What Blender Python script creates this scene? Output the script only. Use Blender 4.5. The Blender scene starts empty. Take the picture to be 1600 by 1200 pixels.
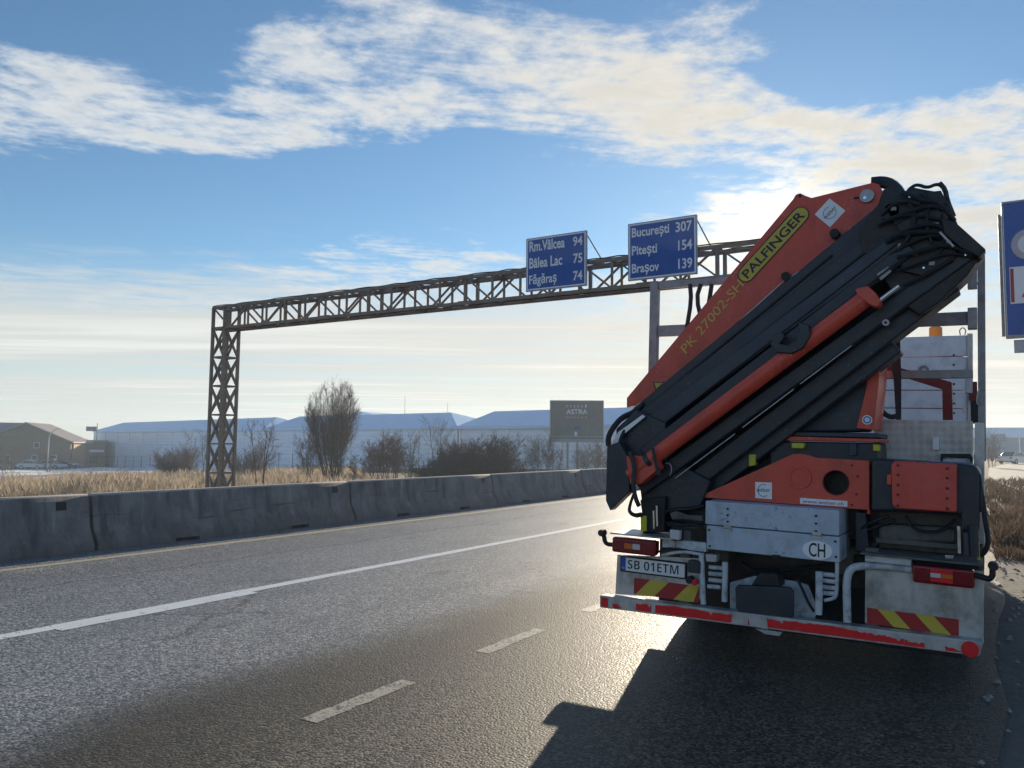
import bpy, bmesh, math, random
from mathutils import Vector, Matrix, noise as mnoise

scene = bpy.context.scene
COL = scene.collection
R = math.radians

# ------------------------------------------------------------------ camera
cam_data = bpy.data.cameras.new("camera")
cam_data.sensor_width = 36.0
cam_data.lens = 36.0 * 1250.0 / 1600.0
cam_data.clip_start = 0.05
cam_data.clip_end = 6000.0
cam = bpy.data.objects.new("camera", cam_data)
COL.objects.link(cam)
cam.matrix_world = Matrix.Translation((0, 0, 1.6)) @ Matrix(((0.853368, 0.031156, 0.520377), (0.521213, -0.070085, -0.850544), (0.009971, 0.997054, -0.076047))).to_4x4()
scene.camera = cam

# ------------------------------------------------------------------ light
SUN_EL, SUN_AZ = R(14.2), R(13.7)            # elevation; angle to the left of the road direction (+Y)
SUN_DIR = Vector((-math.sin(SUN_AZ) * math.cos(SUN_EL), math.cos(SUN_AZ) * math.cos(SUN_EL), math.sin(SUN_EL)))
sun_data = bpy.data.lights.new("sun", 'SUN')
sun_data.energy = 5.0
sun_data.angle = R(0.6)
sun_data.color = (1.0, 0.86, 0.66)
sun = bpy.data.objects.new("sun", sun_data)
COL.objects.link(sun)
sun.rotation_euler = SUN_DIR.to_track_quat('Z', 'Y').to_euler()
sun.location = (0, 0, 60)

scene.view_settings.view_transform = 'Standard'
scene.view_settings.look = 'None'
scene.view_settings.gamma = 1.0
scene.view_settings.exposure = 0.52
scene.render.engine = 'CYCLES'
scene.cycles.use_denoising = True
scene.cycles.use_adaptive_sampling = True
scene.cycles.adaptive_threshold = 0.02
scene.cycles.max_bounces = 5
scene.cycles.diffuse_bounces = 2
scene.cycles.glossy_bounces = 2
scene.cycles.volume_bounces = 1
scene.cycles.transparent_max_bounces = 8
scene.cycles.sample_clamp_indirect = 6.0
scene.cycles.caustics_reflective = False
scene.cycles.caustics_refractive = False

world = bpy.data.worlds.new("World")
scene.world = world
world.use_nodes = True
world.cycles.sampling_method = 'MANUAL'
world.cycles.sample_map_resolution = 256
WT = world.node_tree
WT.nodes.clear()


class NB:
    """small node-building helper"""
    def __init__(s, tree): s.t = tree
    def n(s, typ, **kw):
        nd = s.t.nodes.new(typ)
        for k, v in kw.items(): setattr(nd, k, v)
        return nd
    def put(s, sock, v):
        if v is None: return
        if isinstance(v, (int, float)): sock.default_value = v
        elif isinstance(v, (tuple, list, Vector)):
            v = tuple(v)
            if sock.type == 'RGBA' and len(v) == 3: v = v + (1,)
            sock.default_value = v
        else: s.t.links.new(v, sock)
    def m(s, op, a, b=None, c=None, clamp=False):
        nd = s.n('ShaderNodeMath', operation=op, use_clamp=clamp)
        for i, v in enumerate((a, b, c)): s.put(nd.inputs[i], v)
        return nd.outputs[0]
    def vm(s, op, a, b=None, scale=None):
        nd = s.n('ShaderNodeVectorMath', operation=op)
        s.put(nd.inputs[0], a)
        if b is not None: s.put(nd.inputs[1], b)
        if scale is not None: s.put(nd.inputs['Scale'], scale)
        return nd.outputs['Value'] if op in ('DOT_PRODUCT', 'LENGTH', 'DISTANCE') else nd.outputs[0]
    def mix(s, f, a, b, blend='MIX'):
        nd = s.n('ShaderNodeMix', data_type='RGBA', blend_type=blend)
        s.put(nd.inputs[0], f); s.put(nd.inputs[6], a); s.put(nd.inputs[7], b)
        return nd.outputs[2]
    def noise(s, vec, scale=5, detail=4, rough=.5, lac=2.0, dist=0.0, dim='3D'):
        nd = s.n('ShaderNodeTexNoise', noise_dimensions=dim)
        s.put(nd.inputs['Vector'], vec); s.put(nd.inputs['Scale'], scale); s.put(nd.inputs['Detail'], detail)
        s.put(nd.inputs['Roughness'], rough); s.put(nd.inputs['Lacunarity'], lac); s.put(nd.inputs['Distortion'], dist)
        return nd.outputs[0]
    def voro(s, vec, scale, feature='F1', out=0, rnd=1.0):
        nd = s.n('ShaderNodeTexVoronoi', feature=feature)
        s.put(nd.inputs['Vector'], vec); s.put(nd.inputs['Scale'], scale); s.put(nd.inputs['Randomness'], rnd)
        return nd.outputs[out]
    def step(s, v, a, b, lo=0.0, hi=1.0):
        nd = s.n('ShaderNodeMapRange', interpolation_type='SMOOTHSTEP')
        s.put(nd.inputs[0], v); s.put(nd.inputs[1], a); s.put(nd.inputs[2], b); s.put(nd.inputs[3], lo); s.put(nd.inputs[4], hi)
        return nd.outputs[0]
    def comb(s, x, y, z=0.0):
        nd = s.n('ShaderNodeCombineXYZ')
        for i, v in enumerate((x, y, z)): s.put(nd.inputs[i], v)
        return nd.outputs[0]
    def sep(s, v):
        nd = s.n('ShaderNodeSeparateXYZ'); s.put(nd.inputs[0], v)
        return nd.outputs
    def bump(s, h, strength=.3, dist=.01, normal=None):
        nd = s.n('ShaderNodeBump'); s.put(nd.inputs['Height'], h)
        s.put(nd.inputs['Strength'], strength); s.put(nd.inputs['Distance'], dist)
        if normal is not None: s.put(nd.inputs['Normal'], normal)
        return nd.outputs[0]


def build_sky():
    b = NB(WT)
    out = b.n('ShaderNodeOutputWorld')
    bg = b.n('ShaderNodeBackground')
    WT.links.new(bg.outputs[0], out.inputs[0])
    sky = b.n('ShaderNodeTexSky', sky_type='NISHITA')
    sky.sun_disc = False
    sky.sun_elevation = SUN_EL
    sky.sun_rotation = -SUN_AZ
    sky.altitude = 400
    sky.air_density = 1.0
    sky.dust_density = 0.12
    sky.ozone_density = 3.0
    tc = b.n('ShaderNodeTexCoord')
    d = b.vm('NORMALIZE', tc.outputs['Generated'])
    dx, dy, dz = b.sep(d)[:3]
    zc = b.m('MAXIMUM', dz, 0.015)
    # a flat cloud layer far overhead: its plan coordinates, turned so that "fw" runs square to the cloud streets
    yaw = R(31.46)
    rt = b.m('DIVIDE', b.vm('DOT_PRODUCT', d, (math.cos(yaw), math.sin(yaw), 0)), zc)
    fw = b.m('DIVIDE', b.vm('DOT_PRODUCT', d, (-math.sin(yaw), math.cos(yaw), 0)), zc)
    base = b.comb(rt, fw, 0.0)
    warp = b.noise(base, scale=.9, detail=2, rough=.5, dim='2D')
    w2 = b.m('MULTIPLY', b.m('SUBTRACT', warp, .5), 1.5)
    fwt = b.m('ADD', b.m('ADD', fw, b.m('MULTIPLY', rt, -.05)), b.m('MULTIPLY', w2, .55))
    # cloud streets: one wide band after another; in plan they repeat over the whole sky
    mass = b.m('MULTIPLY', b.step(rt, -.95, -.25), b.step(rt, 1.0, .45))
    bc = b.m('SUBTRACT', 2.42, b.m('MULTIPLY', mass, .30))
    bw_ = b.m('ADD', .42, b.m('MULTIPLY', mass, .46))
    band = b.step(b.m('DIVIDE', b.m('ABSOLUTE', b.m('SUBTRACT', fwt, bc)), bw_), .15, 1.0, 1, 0)
    big = b.noise(b.comb(b.m('MULTIPLY', rt, .55), b.m('MULTIPLY', fw, .8), 4.3), scale=.75, detail=1, rough=.5, dim='2D')
    other = b.m('MULTIPLY', b.step(big, .47, .7), b.step(b.m('ABSOLUTE', b.m('SUBTRACT', fwt, 2.5)), .8, 1.9))
    rightc = b.m('MULTIPLY', b.step(b.m('ADD', rt, b.m('MULTIPLY', w2, .7)), .10, .95), b.step(fw, 1.9, 2.6))
    cover = b.m('MAXIMUM', b.m('MAXIMUM', band, b.m('MULTIPLY', other, .8)), b.m('MULTIPLY', rightc, 1.03))
    det = b.noise(b.comb(b.m('ADD', b.m('MULTIPLY', rt, .66), b.m('MULTIPLY', w2, .35)), b.m('ADD', fw, b.m('MULTIPLY', rt, -.18)), 1.7), scale=3.4, detail=6, rough=.62, dim='2D')
    fine = b.noise(b.comb(rt, fw, 7.7), scale=11, detail=4, rough=.65, dim='2D')
    dens = b.m('ADD', b.m('MULTIPLY', det, 1.0), b.m('MULTIPLY', b.m('SUBTRACT', fine, .5), .36))
    thr = b.m('SUBTRACT', .80, b.m('MULTIPLY', cover, .52))
    cl = b.step(b.m('SUBTRACT', dens, thr), -.07, .34)
    # high veil that thickens with the slant of the view and breaks into thin streaks near the horizon
    veil_n = b.noise(b.comb(b.m('MULTIPLY', rt, .10), b.m('MULTIPLY', fw, .62), 2.1), scale=1.0, detail=5, rough=.55, dim='2D')
    slant = b.step(b.m('ADD', fw, b.m('MULTIPLY', b.m('SUBTRACT', det, .5), 2.2)), 3.9, 6.0)
    slant2 = b.step(b.m('DIVIDE', 1.0, zc), 4.2, 9.0)
    veil = b.m('MULTIPLY', b.m('MAXIMUM', slant, slant2), b.step(veil_n, .28, .62, .62, .95))
    streak = b.m('MULTIPLY', b.step(veil_n, .52, .72), b.m('MAXIMUM', slant, slant2))
    sd = b.vm('DOT_PRODUCT', d, tuple(SUN_DIR))
    ang = b.m('ARCCOSINE', b.m('MINIMUM', sd, .99999))
    near = b.step(ang, 0.0, .75, 1, 0)
    near2 = b.m('POWER', near, 2.0)
    glow = b.m('POWER', b.step(ang, 0.0, .17, 1, 0), 2.0)
    nish = b.mix(1.0, b.vm('SCALE', sky.outputs[0], scale=0.083), (.90, 1.05, 1.07), 'MULTIPLY')
    ccol = b.mix(near, (.58, .60, .605), (.68, .63, .54))
    shade = b.step(b.m('SUBTRACT', det, thr), .05, .45, 1.0, .80)
    ccol = b.vm('SCALE', ccol, scale=b.m('MULTIPLY', shade, b.m('ADD', 1.0, b.m('MULTIPLY', glow, .75))))
    vcol = b.mix(near, (.53, .535, .51), (.63, .585, .51))
    vcol = b.vm('SCALE', vcol, scale=b.m('ADD', b.m('ADD', .93, b.m('MULTIPLY', streak, .22)), b.m('MULTIPLY', glow, .5)))
    col = b.mix(veil, nish, vcol)
    col = b.mix(b.m('MULTIPLY', cl, b.step(dz, .12, .26, .25, .94)), col, ccol)
    # below the horizon: the dull ground colour of the far plain
    col = b.mix(b.step(dz, -.03, 0.0), (.16, .15, .14), col)
    WT.links.new(col, bg.inputs[0])
    bg.inputs[1].default_value = 1.0


build_sky()

# ------------------------------------------------------------------ materials
MATS = {}


def new_mat(name):
    m = bpy.data.materials.new(name)
    m.use_nodes = True
    t = m.node_tree
    b = NB(t)
    p = next(x for x in t.nodes if x.type == 'BSDF_PRINCIPLED')
    MATS[name] = m
    return m, b, p


def pm(name, col, rough=.5, streak=0.0, scuff=None, metal=0.0, var=.18, scale=6.0, bump=0.0, bscale=60.0, dirt=None, damt=.0, dscale=3.0, spec=.5, coat=0.0):
    """painted / plain surface: base colour with uneven tone, roughness break-up and grime patches"""
    m, b, p = new_mat(name)
    g = b.n('ShaderNodeNewGeometry').outputs['Position']
    n1 = b.noise(g, scale, 5, .6)
    f = b.m('MULTIPLY', b.m('SUBTRACT', n1, .5), var * 2)
    c = b.vm('SCALE', tuple(col), scale=b.m('ADD', 1.0, f))
    if dirt is not None:
        n2 = b.noise(g, dscale, 8, .65)
        c = b.mix(b.m('MULTIPLY', b.step(n2, .45, .72), damt), c, dirt)
    if streak > 0:                                           # grime that has run down the panel
        gx, gy, gzz = b.sep(g)[:3]
        s1 = b.noise(b.comb(b.m('MULTIPLY', gx, 9.0), b.m('MULTIPLY', gy, 9.0), b.m('MULTIPLY', gzz, 2.2)), 1.0, 5, .65)
        c = b.mix(b.m('MULTIPLY', b.step(s1, .48, .70), streak), c, (.035, .03, .028))
    if scuff is not None:                                    # rubbed, chalky or chipped patches
        s2 = b.noise(g, 38, 6, .75)
        s3 = b.noise(g, 3.3, 3, .6)
        c = b.mix(b.m('MULTIPLY', b.step(s2, .56, .64), b.step(s3, .45, .65)), c, scuff)
    b.put(p.inputs['Base Color'], c)
    b.put(p.inputs['Roughness'], b.m('ADD', rough, b.m('MULTIPLY', b.m('SUBTRACT', b.noise(g, scale * 3, 4, .6), .5), .3), clamp=True))
    p.inputs['Metallic'].default_value = metal
    p.inputs['Specular IOR Level'].default_value = spec
    p.inputs['Coat Weight'].default_value = coat
    if bump > 0:
        b.put(p.inputs['Normal'], b.bump(b.noise(g, bscale, 4, .6), bump, .01))
    return m


ORANGE = pm('crane_orange', (.74, .095, .056), .42, var=.10, scale=4, dirt=(.30, .05, .03), damt=.45, dscale=4, bump=.08, bscale=14, streak=.16, scuff=(.62, .26, .22))
ORANGE2 = pm('crane_orange_worn', (.74, .085, .055), .40, var=.15, scale=9, dirt=(.55, .12, .12), damt=.5, dscale=9, streak=.14, scuff=(.60, .30, .28), bump=.08, bscale=14)
REDARM = pm('dull_red_paint', (.20, .02, .02), .5, var=.2)
SLATE = pm('slate_black_steel', (.020, .027, .040), .42, var=.35, scale=5, dirt=(.05, .05, .055), damt=.6, dscale=7, bump=.10, bscale=16, scuff=(.085, .085, .09))
SLATE2 = pm('slate_column_paint', (.032, .047, .072), .45, var=.25, scale=3, dirt=(.06, .06, .06), damt=.4, streak=.4, scuff=(.09, .10, .11))
BLACK = pm('black_rubber', (.012, .013, .016), .6, var=.3, scale=12)
GREASE = pm('greasy_black_steel', (.018, .016, .016), .5, var=.4, scale=20, dirt=(.06, .045, .04), damt=.7, dscale=12)
WHITE = pm('chalky_white_paint', (.50, .58, .68), .5, var=.10, scale=5, dirt=(.25, .26, .27), damt=.45, dscale=6, bump=.06, bscale=14, streak=.22, scuff=(.22, .23, .25))
WHITEB = pm('worn_white_tube_paint', (.58, .62, .66), .5, var=.15, scale=9, dirt=(.10, .11, .13), damt=.75, dscale=14)
ALU = pm('dull_aluminium', (.55, .56, .56), .42, metal=.55, var=.16, scale=7, dirt=(.16, .14, .12), damt=.65, dscale=5, streak=.35, bump=.03)
ALUB = pm('boards_aluminium', (.82, .86, .92), .48, metal=.08, var=.12, scale=6, dirt=(.30, .31, .33), damt=.4, dscale=5)
GALV = pm('galvanised_steel', (.46, .47, .49), .45, metal=.35, var=.25, scale=14, dirt=(.16, .15, .14), damt=.5, dscale=9)
RUSTST = pm('weathered_rack_steel', (.36, .36, .37), .5, metal=.2, var=.3, scale=14, dirt=(.14, .11, .10), damt=.5, dscale=9)
CHROME = pm('chrome_rod', (.8, .8, .82), .15, metal=1.0, var=.03)
MUDGREY = pm('muddy_grey_steel', (.13, .125, .115), .65, var=.35, scale=7, dirt=(.05, .045, .04), damt=.8, dscale=8, bump=.1, bscale=30)
YELLOW = pm('yellow_paint', (.62, .48, .06), .45, var=.12, scale=9, dirt=(.3, .2, .05), damt=.3)
YELGREEN = pm('yellow_green_block', (.55, .55, .03), .45, var=.15)
DECAL_W = pm('white_decal', (.90, .91, .93), .4, var=.05)
DECAL_K = pm('black_lettering', (.015, .015, .018), .4, var=.05)
DECAL_Y = pm('faded_yellow_lettering', (.72, .50, .10), .45, var=.1)
PLATE_W = pm('number_plate_white', (.78, .79, .80), .35, var=.03)
PLATE_B = pm('number_plate_blue', (.02, .08, .45), .35, var=.03)
REDTAPE = pm('red_reflective_tape', (.82, .02, .025), .35, var=.15, scale=22, dirt=(.35, .02, .02), damt=.3, dscale=18)
REDCHEV = pm('red_chevron', (.40, .025, .025), .4, var=.12)
LAMPRED = pm('red_lamp_lens', (.22, .008, .012), .18, var=.12, coat=.4)
LAMPBRI = pm('bright_red_lens', (.85, .02, .03), .2, var=.1)
LAMPORG = pm('amber_lens', (.70, .16, .03), .2, var=.1)
LAMPCLR = pm('clear_lens', (.62, .60, .60), .15, var=.1)
BEACON = pm('orange_beacon_lens', (.90, .28, .01), .2, var=.05)
TYRE = pm('tyre_rubber', (.014, .014, .015), .75, var=.3, scale=20, bump=.2)
STRAP = pm('dark_webbing', (.045, .05, .055), .8, var=.2, scale=40)
GANTRY = pm('weathered_gantry_steel', (.24, .205, .175), .6, metal=.2, var=.35, scale=7, dirt=(.22, .13, .075), damt=.8, dscale=3)
SIGNBLUE = pm('sign_blue', (.008, .088, .40), .4, var=.12, scale=2, streak=.3)
SIGNWHITE = pm('sign_white_print', (.80, .83, .86), .45, var=.06)
CONCRETE = None


def concrete():
    m, b, p = new_mat('precast_concrete')
    g = b.n('ShaderNodeNewGeometry').outputs['Position']
    x, y, z = b.sep(g)[:3]
    n = b.noise(g, 2.2, 8, .65)
    c = b.mix(b.step(n, .3, .7), (.148, .143, .138), (.26, .25, .24))
    # rain streaks run down the face
    st = b.noise(b.comb(b.m('MULTIPLY', x, 2), b.m('MULTIPLY', y, 2.6), b.m('MULTIPLY', z, .35)), 1.6, 6, .6)
    c = b.mix(b.m('MULTIPLY', b.step(st, .50, .68), .75), c, (.075, .075, .08))
    c = b.mix(b.m('MULTIPLY', b.step(st, .44, .30), .75), c, (.36, .35, .335))
    c = b.mix(b.step(b.m('ADD', z, b.m('MULTIPLY', b.noise(g, 6, 4, .6), .03)), .795, .812), c, (.42, .39, .36))  # sunlit rim painted into the colour: top edge paler than the face
    # road splash on the foot, uneven along the row
    sp = b.m('ADD', z, b.m('MULTIPLY', b.m('SUBTRACT', b.noise(g, 3.0, 6, .6), .5), .5))
    c = b.mix(b.m('MULTIPLY', b.step(sp, .30, .02), .6), c, (.15, .14, .13))
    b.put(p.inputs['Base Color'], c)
    p.inputs['Roughness'].default_value = .85
    h = b.m('ADD', b.m('MULTIPLY', b.noise(g, 45, 5, .6), .5), b.m('MULTIPLY', b.step(b.voro(g, 22), .0, .22), .35))
    rub = b.m('MULTIPLY', b.step(b.noise(b.comb(b.m('MULTIPLY', y, .5), b.m('MULTIPLY', z, 9.0), 2.0), 1.4, 5, .7), .58, .66), b.step(b.m('ABSOLUTE', b.m('SUBTRACT', z, .42)), .25, .05))
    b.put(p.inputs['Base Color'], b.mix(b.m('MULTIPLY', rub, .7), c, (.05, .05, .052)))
    b.put(p.inputs['Normal'], b.bump(h, .6, .016))
    return m


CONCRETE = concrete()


def asphalt():
    m, b, p = new_mat('chip_asphalt')
    g = b.n('ShaderNodeNewGeometry').outputs['Position']
    x, y, z = b.sep(g)[:3]
    wob = b.m('MULTIPLY', b.m('SUBTRACT', b.noise(g, .55, 4, .6), .5), 1.5)
    xs = b.m('ADD', b.m('ADD', x, b.m('MULTIPLY', b.m('MULTIPLY', y, y), .0005)), b.m('MULTIPLY', wob, .7))
    shoulder = b.step(xs, -4.75, -3.95)                      # older, browner, coarser surface right of the last lane
    stones = b.n('ShaderNodeTexVoronoi', feature='F1')
    b.put(stones.inputs['Vector'], g); b.put(stones.inputs['Scale'], 66.0)
    cell = stones.outputs['Color']; dist = stones.outputs['Distance']
    cv0 = b.sep(cell)[0]
    cv = b.m('POWER', cv0, 1.6)
    lane_c = b.mix(cv, (.045, .046, .049), (.39, .40, .415))
    sh_c = b.mix(cv, (.016, .0145, .012), (.20, .175, .14))
    c = b.mix(shoulder, lane_c, sh_c)
    blot = b.noise(g, .8, 6, .6)
    c = b.vm('SCALE', c, scale=b.m('MULTIPLY', b.m('ADD', .72, b.m('MULTIPLY', blot, .56)), b.m('ADD', .55, b.m('MULTIPLY', b.noise(g, 24, 3, .7), .9))))
    # wheel tracks: polished and a little lighter, drawn out along the road
    tr = b.noise(b.comb(b.m('MULTIPLY', xs, 1.3), b.m('MULTIPLY', y, .05), 0.0), 1.0, 4, .6)
    c = b.vm('SCALE', c, scale=b.m('ADD', .62, b.m('MULTIPLY', tr, .76)))
    tar = b.m('MULTIPLY', b.step(b.noise(b.comb(b.m('MULTIPLY', x, .9), b.m('MULTIPLY', y, .35), 3.0), 1.6, 6, .7), .60, .72), .35)
    c = b.mix(tar, c, (.03, .03, .03))
    # dirt washed along the last lane edge, an old sealing joint and hairline cracks
    dirt = b.m('MULTIPLY', b.step(b.m('ABSOLUTE', b.m('ADD', xs, 3.95)), 1.0, .2), b.step(blot, .25, .6, .35, .62))
    c = b.mix(dirt, c, (.030, .024, .018))
    jt = b.step(b.m('ABSOLUTE', b.m('ADD', xs, b.m('ADD', 8.9, b.m('MULTIPLY', b.noise(g, 1.5, 4, .7), .25)))), .025, .008)
    wv = b.vm('ADD', g, b.vm('SCALE', b.comb(b.noise(g, 2.5, 4, .7), b.noise(g, 2.1, 4, .7), 0.0), scale=.8))
    ck = b.voro(wv, .42, 'DISTANCE_TO_EDGE')
    crack = b.m('MULTIPLY', b.step(ck, .012, .004), b.step(b.noise(g, .35, 2, .5), .50, .60))
    c = b.mix(b.m('MULTIPLY', b.m('MAXIMUM', jt, crack), .7), c, (.018, .017, .017))
    oil = b.step(b.noise(b.comb(b.m('MULTIPLY', x, 1.0), b.m('MULTIPLY', y, .6), 8.0), 1.1, 3, .5), .66, .74)
    c = b.mix(b.m('MULTIPLY', oil, .45), c, (.03, .03, .03))
    b.put(p.inputs['Base Color'], c)
    rg = b.m('ADD', b.m('ADD', .56, b.m('MULTIPLY', shoulder, .04)), b.m('MULTIPLY', b.m('SUBTRACT', cv, .5), .25))
    b.put(p.inputs['Roughness'], b.m('ADD', rg, b.m('MULTIPLY', b.m('SUBTRACT', blot, .5), .2)))
    b.put(p.inputs['Specular IOR Level'], b.m('SUBTRACT', .32, b.m('MULTIPLY', shoulder, .12)))
    h1 = b.m('SUBTRACT', 1.0, b.m('MULTIPLY', dist, 1.1))
    hh = b.m('ADD', b.m('ADD', h1, b.m('MULTIPLY', cv, .7)), b.m('MULTIPLY', b.noise(g, 60, 3, .6), .35))
    b.put(p.inputs['Normal'], b.bump(hh, .45, .006))
    return m


ASPHALT = asphalt()


def road_paint(name, col, wear):
    m, b, p = new_mat(name)
    g = b.n('ShaderNodeNewGeometry').outputs['Position']
    st = b.n('ShaderNodeTexVoronoi', feature='F1')
    b.put(st.inputs['Vector'], g); b.put(st.inputs['Scale'], 62.0)
    cv = b.sep(st.outputs['Color'])[0]
    w = b.m('ADD', b.m('MULTIPLY', b.noise(g, 6, 6, .65), .8), b.m('MULTIPLY', cv, .3))
    bare = b.step(w, wear, wear + .12)
    c = b.mix(b.noise(g, 3, 5, .6), tuple(v * .75 for v in col), col)
    c = b.mix(bare, c, (.075, .072, .068))
    b.put(p.inputs['Base Color'], c)
    p.inputs['Roughness'].default_value = .5
    hh = b.m('ADD', b.m('SUBTRACT', 1.0, st.outputs['Distance']), b.m('MULTIPLY', b.noise(g, 60, 3, .6), .4))
    b.put(p.inputs['Normal'], b.bump(hh, .3, .004))
    return m


PAINT_W = road_paint('white_road_paint', (.76, .79, .82), .68)
PAINT_Y = road_paint('cream_road_paint', (.58, .52, .38), .70)
PAINT_D = road_paint('worn_dash_paint', (.42, .38, .30), .56)


def ground_mat():
    m, b, p = new_mat('winter_field_soil')
    g = b.n('ShaderNodeNewGeometry').outputs['Position']
    x, y, z = b.sep(g)[:3]
    n1 = b.noise(g, .6, 8, .65); n2 = b.noise(g, 9, 6, .7)
    c = b.mix(b.step(n1, .35, .65), (.20, .14, .08), (.30, .22, .125))
    c = b.mix(b.m('MULTIPLY', n2, .6), c, (.12, .085, .055))
    # thin old snow lying in patches further down the field
    far = b.m('MAXIMUM', b.step(x, -52, -62), b.m('MULTIPLY', b.step(y, 20, 32), b.step(x, 2.0, 5.0)))
    sn = b.m('MULTIPLY', far, b.step(b.noise(g, .16, 7, .65), .42, .52))
    c = b.mix(sn, c, (.80, .84, .88))
    # beaten gravel at the right road edge
    gr = b.m('MULTIPLY', b.step(x, -3.0, -2.0), b.step(b.m('ADD', y, b.m('MULTIPLY', n1, 1.2)), 15.0, 14.3))
    c = b.mix(gr, c, b.mix(n2, (.10, .09, .08), (.24, .22, .19)))
    b.put(p.inputs['Base Color'], c)
    p.inputs['Roughness'].default_value = .9
    b.put(p.inputs['Normal'], b.bump(b.noise(g, 7, 8, .7), .8, .08))
    return m


GROUND = ground_mat()


def plate_mat():
    m, b, p = new_mat('chequer_plate')
    g = b.n('ShaderNodeNewGeometry').outputs['Position']
    x, y, z = b.sep(g)[:3]
    u = b.m('ADD', x, z); v = b.m('SUBTRACT', x, z)
    k = 120.0
    s1 = b.m('SINE', b.m('MULTIPLY', u, k)); s2 = b.m('SINE', b.m('MULTIPLY', v, k))
    h = b.m('ABSOLUTE', b.m('MULTIPLY', s1, s2))
    n = b.noise(g, 7, 6, .65)
    chk = b.step(b.m('MULTIPLY', b.m('SINE', b.m('MULTIPLY', u, 60.0)), b.m('SINE', b.m('MULTIPLY', v, 60.0))), -.3, .3)
    c = b.mix(b.step(n, .3, .7), (.44, .40, .365), (.74, .69, .64))
    c = b.mix(b.m('MULTIPLY', chk, .30), c, (.88, .85, .81))
    b.put(p.inputs['Base Color'], c)
    p.inputs['Metallic'].default_value = .1
    b.put(p.inputs['Roughness'], b.m('ADD', .4, b.m('MULTIPLY', n, .2)))
    b.put(p.inputs['Normal'], b.bump(h, .4, .004))
    return m


CHEQUER = plate_mat()


def tarp_mat(name, col):
    m, b, p = new_mat(name)
    g = b.n('ShaderNodeNewGeometry').outputs['Position']
    x, y, z = b.sep(g)[:3]
    rib = b.m('SINE', b.m('MULTIPLY', z, 2 * math.pi / .5))
    n = b.noise(g, .35, 6, .6)
    c = b.vm('SCALE', tuple(col), scale=b.m('ADD', .86, b.m('MULTIPLY', n, .28)))
    c = b.mix(b.m('MULTIPLY', b.step(rib, .90, .99), .35), c, tuple(v * .6 for v in col))
    b.put(p.inputs['Base Color'], c)
    p.inputs['Roughness'].default_value = .55
    b.put(p.inputs['Normal'], b.bump(rib, .4, .05))
    return m


HALLWALL = tarp_mat('white_hall_cladding', (.78, .86, .96))
HALLROOF = pm('pale_blue_hall_roof', (.48, .72, .97), .45, var=.08, scale=.5)
HALLTRIM = pm('white_hall_trim', (.88, .90, .93), .5, var=.05)
BROWNWALL = pm('brown_rendered_wall', (.24, .19, .13), .85, var=.15, scale=1.5)
GREYROOF = pm('grey_sheet_roof', (.20, .20, .23), .5, var=.12, scale=1)
PALEROOF = pm('pale_fibre_cement_roof', (.42, .37, .34), .7, var=.2, scale=1.2)
OCHRE = pm('ochre_side_wall', (.48, .30, .16), .8, var=.12)
GLASSD = pm('dark_window_glass', (.03, .035, .045), .12, var=.1)
GREENWALL = pm('greenish_shed_wall', (.14, .15, .13), .8, var=.2, scale=1)
BARK = pm('grey_brown_bark', (.12, .095, .075), .85, var=.3, scale=20)
TWIG = pm('thin_twigs', (.20, .16, .13), .85, var=.35, scale=3)
TWIGD = pm('dark_bush_twigs', (.10, .08, .072), .85, var=.35, scale=2)
TWIGR = pm('reddish_twigs', (.16, .095, .07), .85, var=.3, scale=2)
GRASS = pm('dry_straw_grass', (.47, .39, .29), .8, var=.4, scale=1.1, dirt=(.22, .14, .09), damt=.8, dscale=.9)
GRASSR = pm('dry_brown_weeds', (.17, .125, .085), .8, var=.5, scale=2.0, dirt=(.14, .08, .05), damt=.6, dscale=1.5)
for gm in (GRASS, GRASSR):
    b_ = NB(gm.node_tree)
    pr_ = next(x for x in gm.node_tree.nodes if x.type == 'BSDF_PRINCIPLED')
    out_ = next(x for x in gm.node_tree.nodes if x.type == 'OUTPUT_MATERIAL')
    tl_ = b_.n('ShaderNodeBsdfTranslucent')
    gm.node_tree.links.new(pr_.inputs['Base Color'].links[0].from_socket, tl_.inputs['Color'])
    mx_ = b_.n('ShaderNodeMixShader')
    mx_.inputs[0].default_value = .40 if gm is GRASS else .22
    gm.node_tree.links.new(pr_.outputs[0], mx_.inputs[1]); gm.node_tree.links.new(tl_.outputs[0], mx_.inputs[2])
    gm.node_tree.links.new(mx_.outputs[0], out_.inputs['Surface'])
PATH = pm('pale_gravel_track', (.46, .42, .36), .9, var=.25, scale=4, bump=.4, bscale=20)
FOOTCONC = pm('plain_concrete_footing', (.30, .29, .28), .9, var=.2, scale=5)

# ------------------------------------------------------------------ mesh helpers


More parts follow.
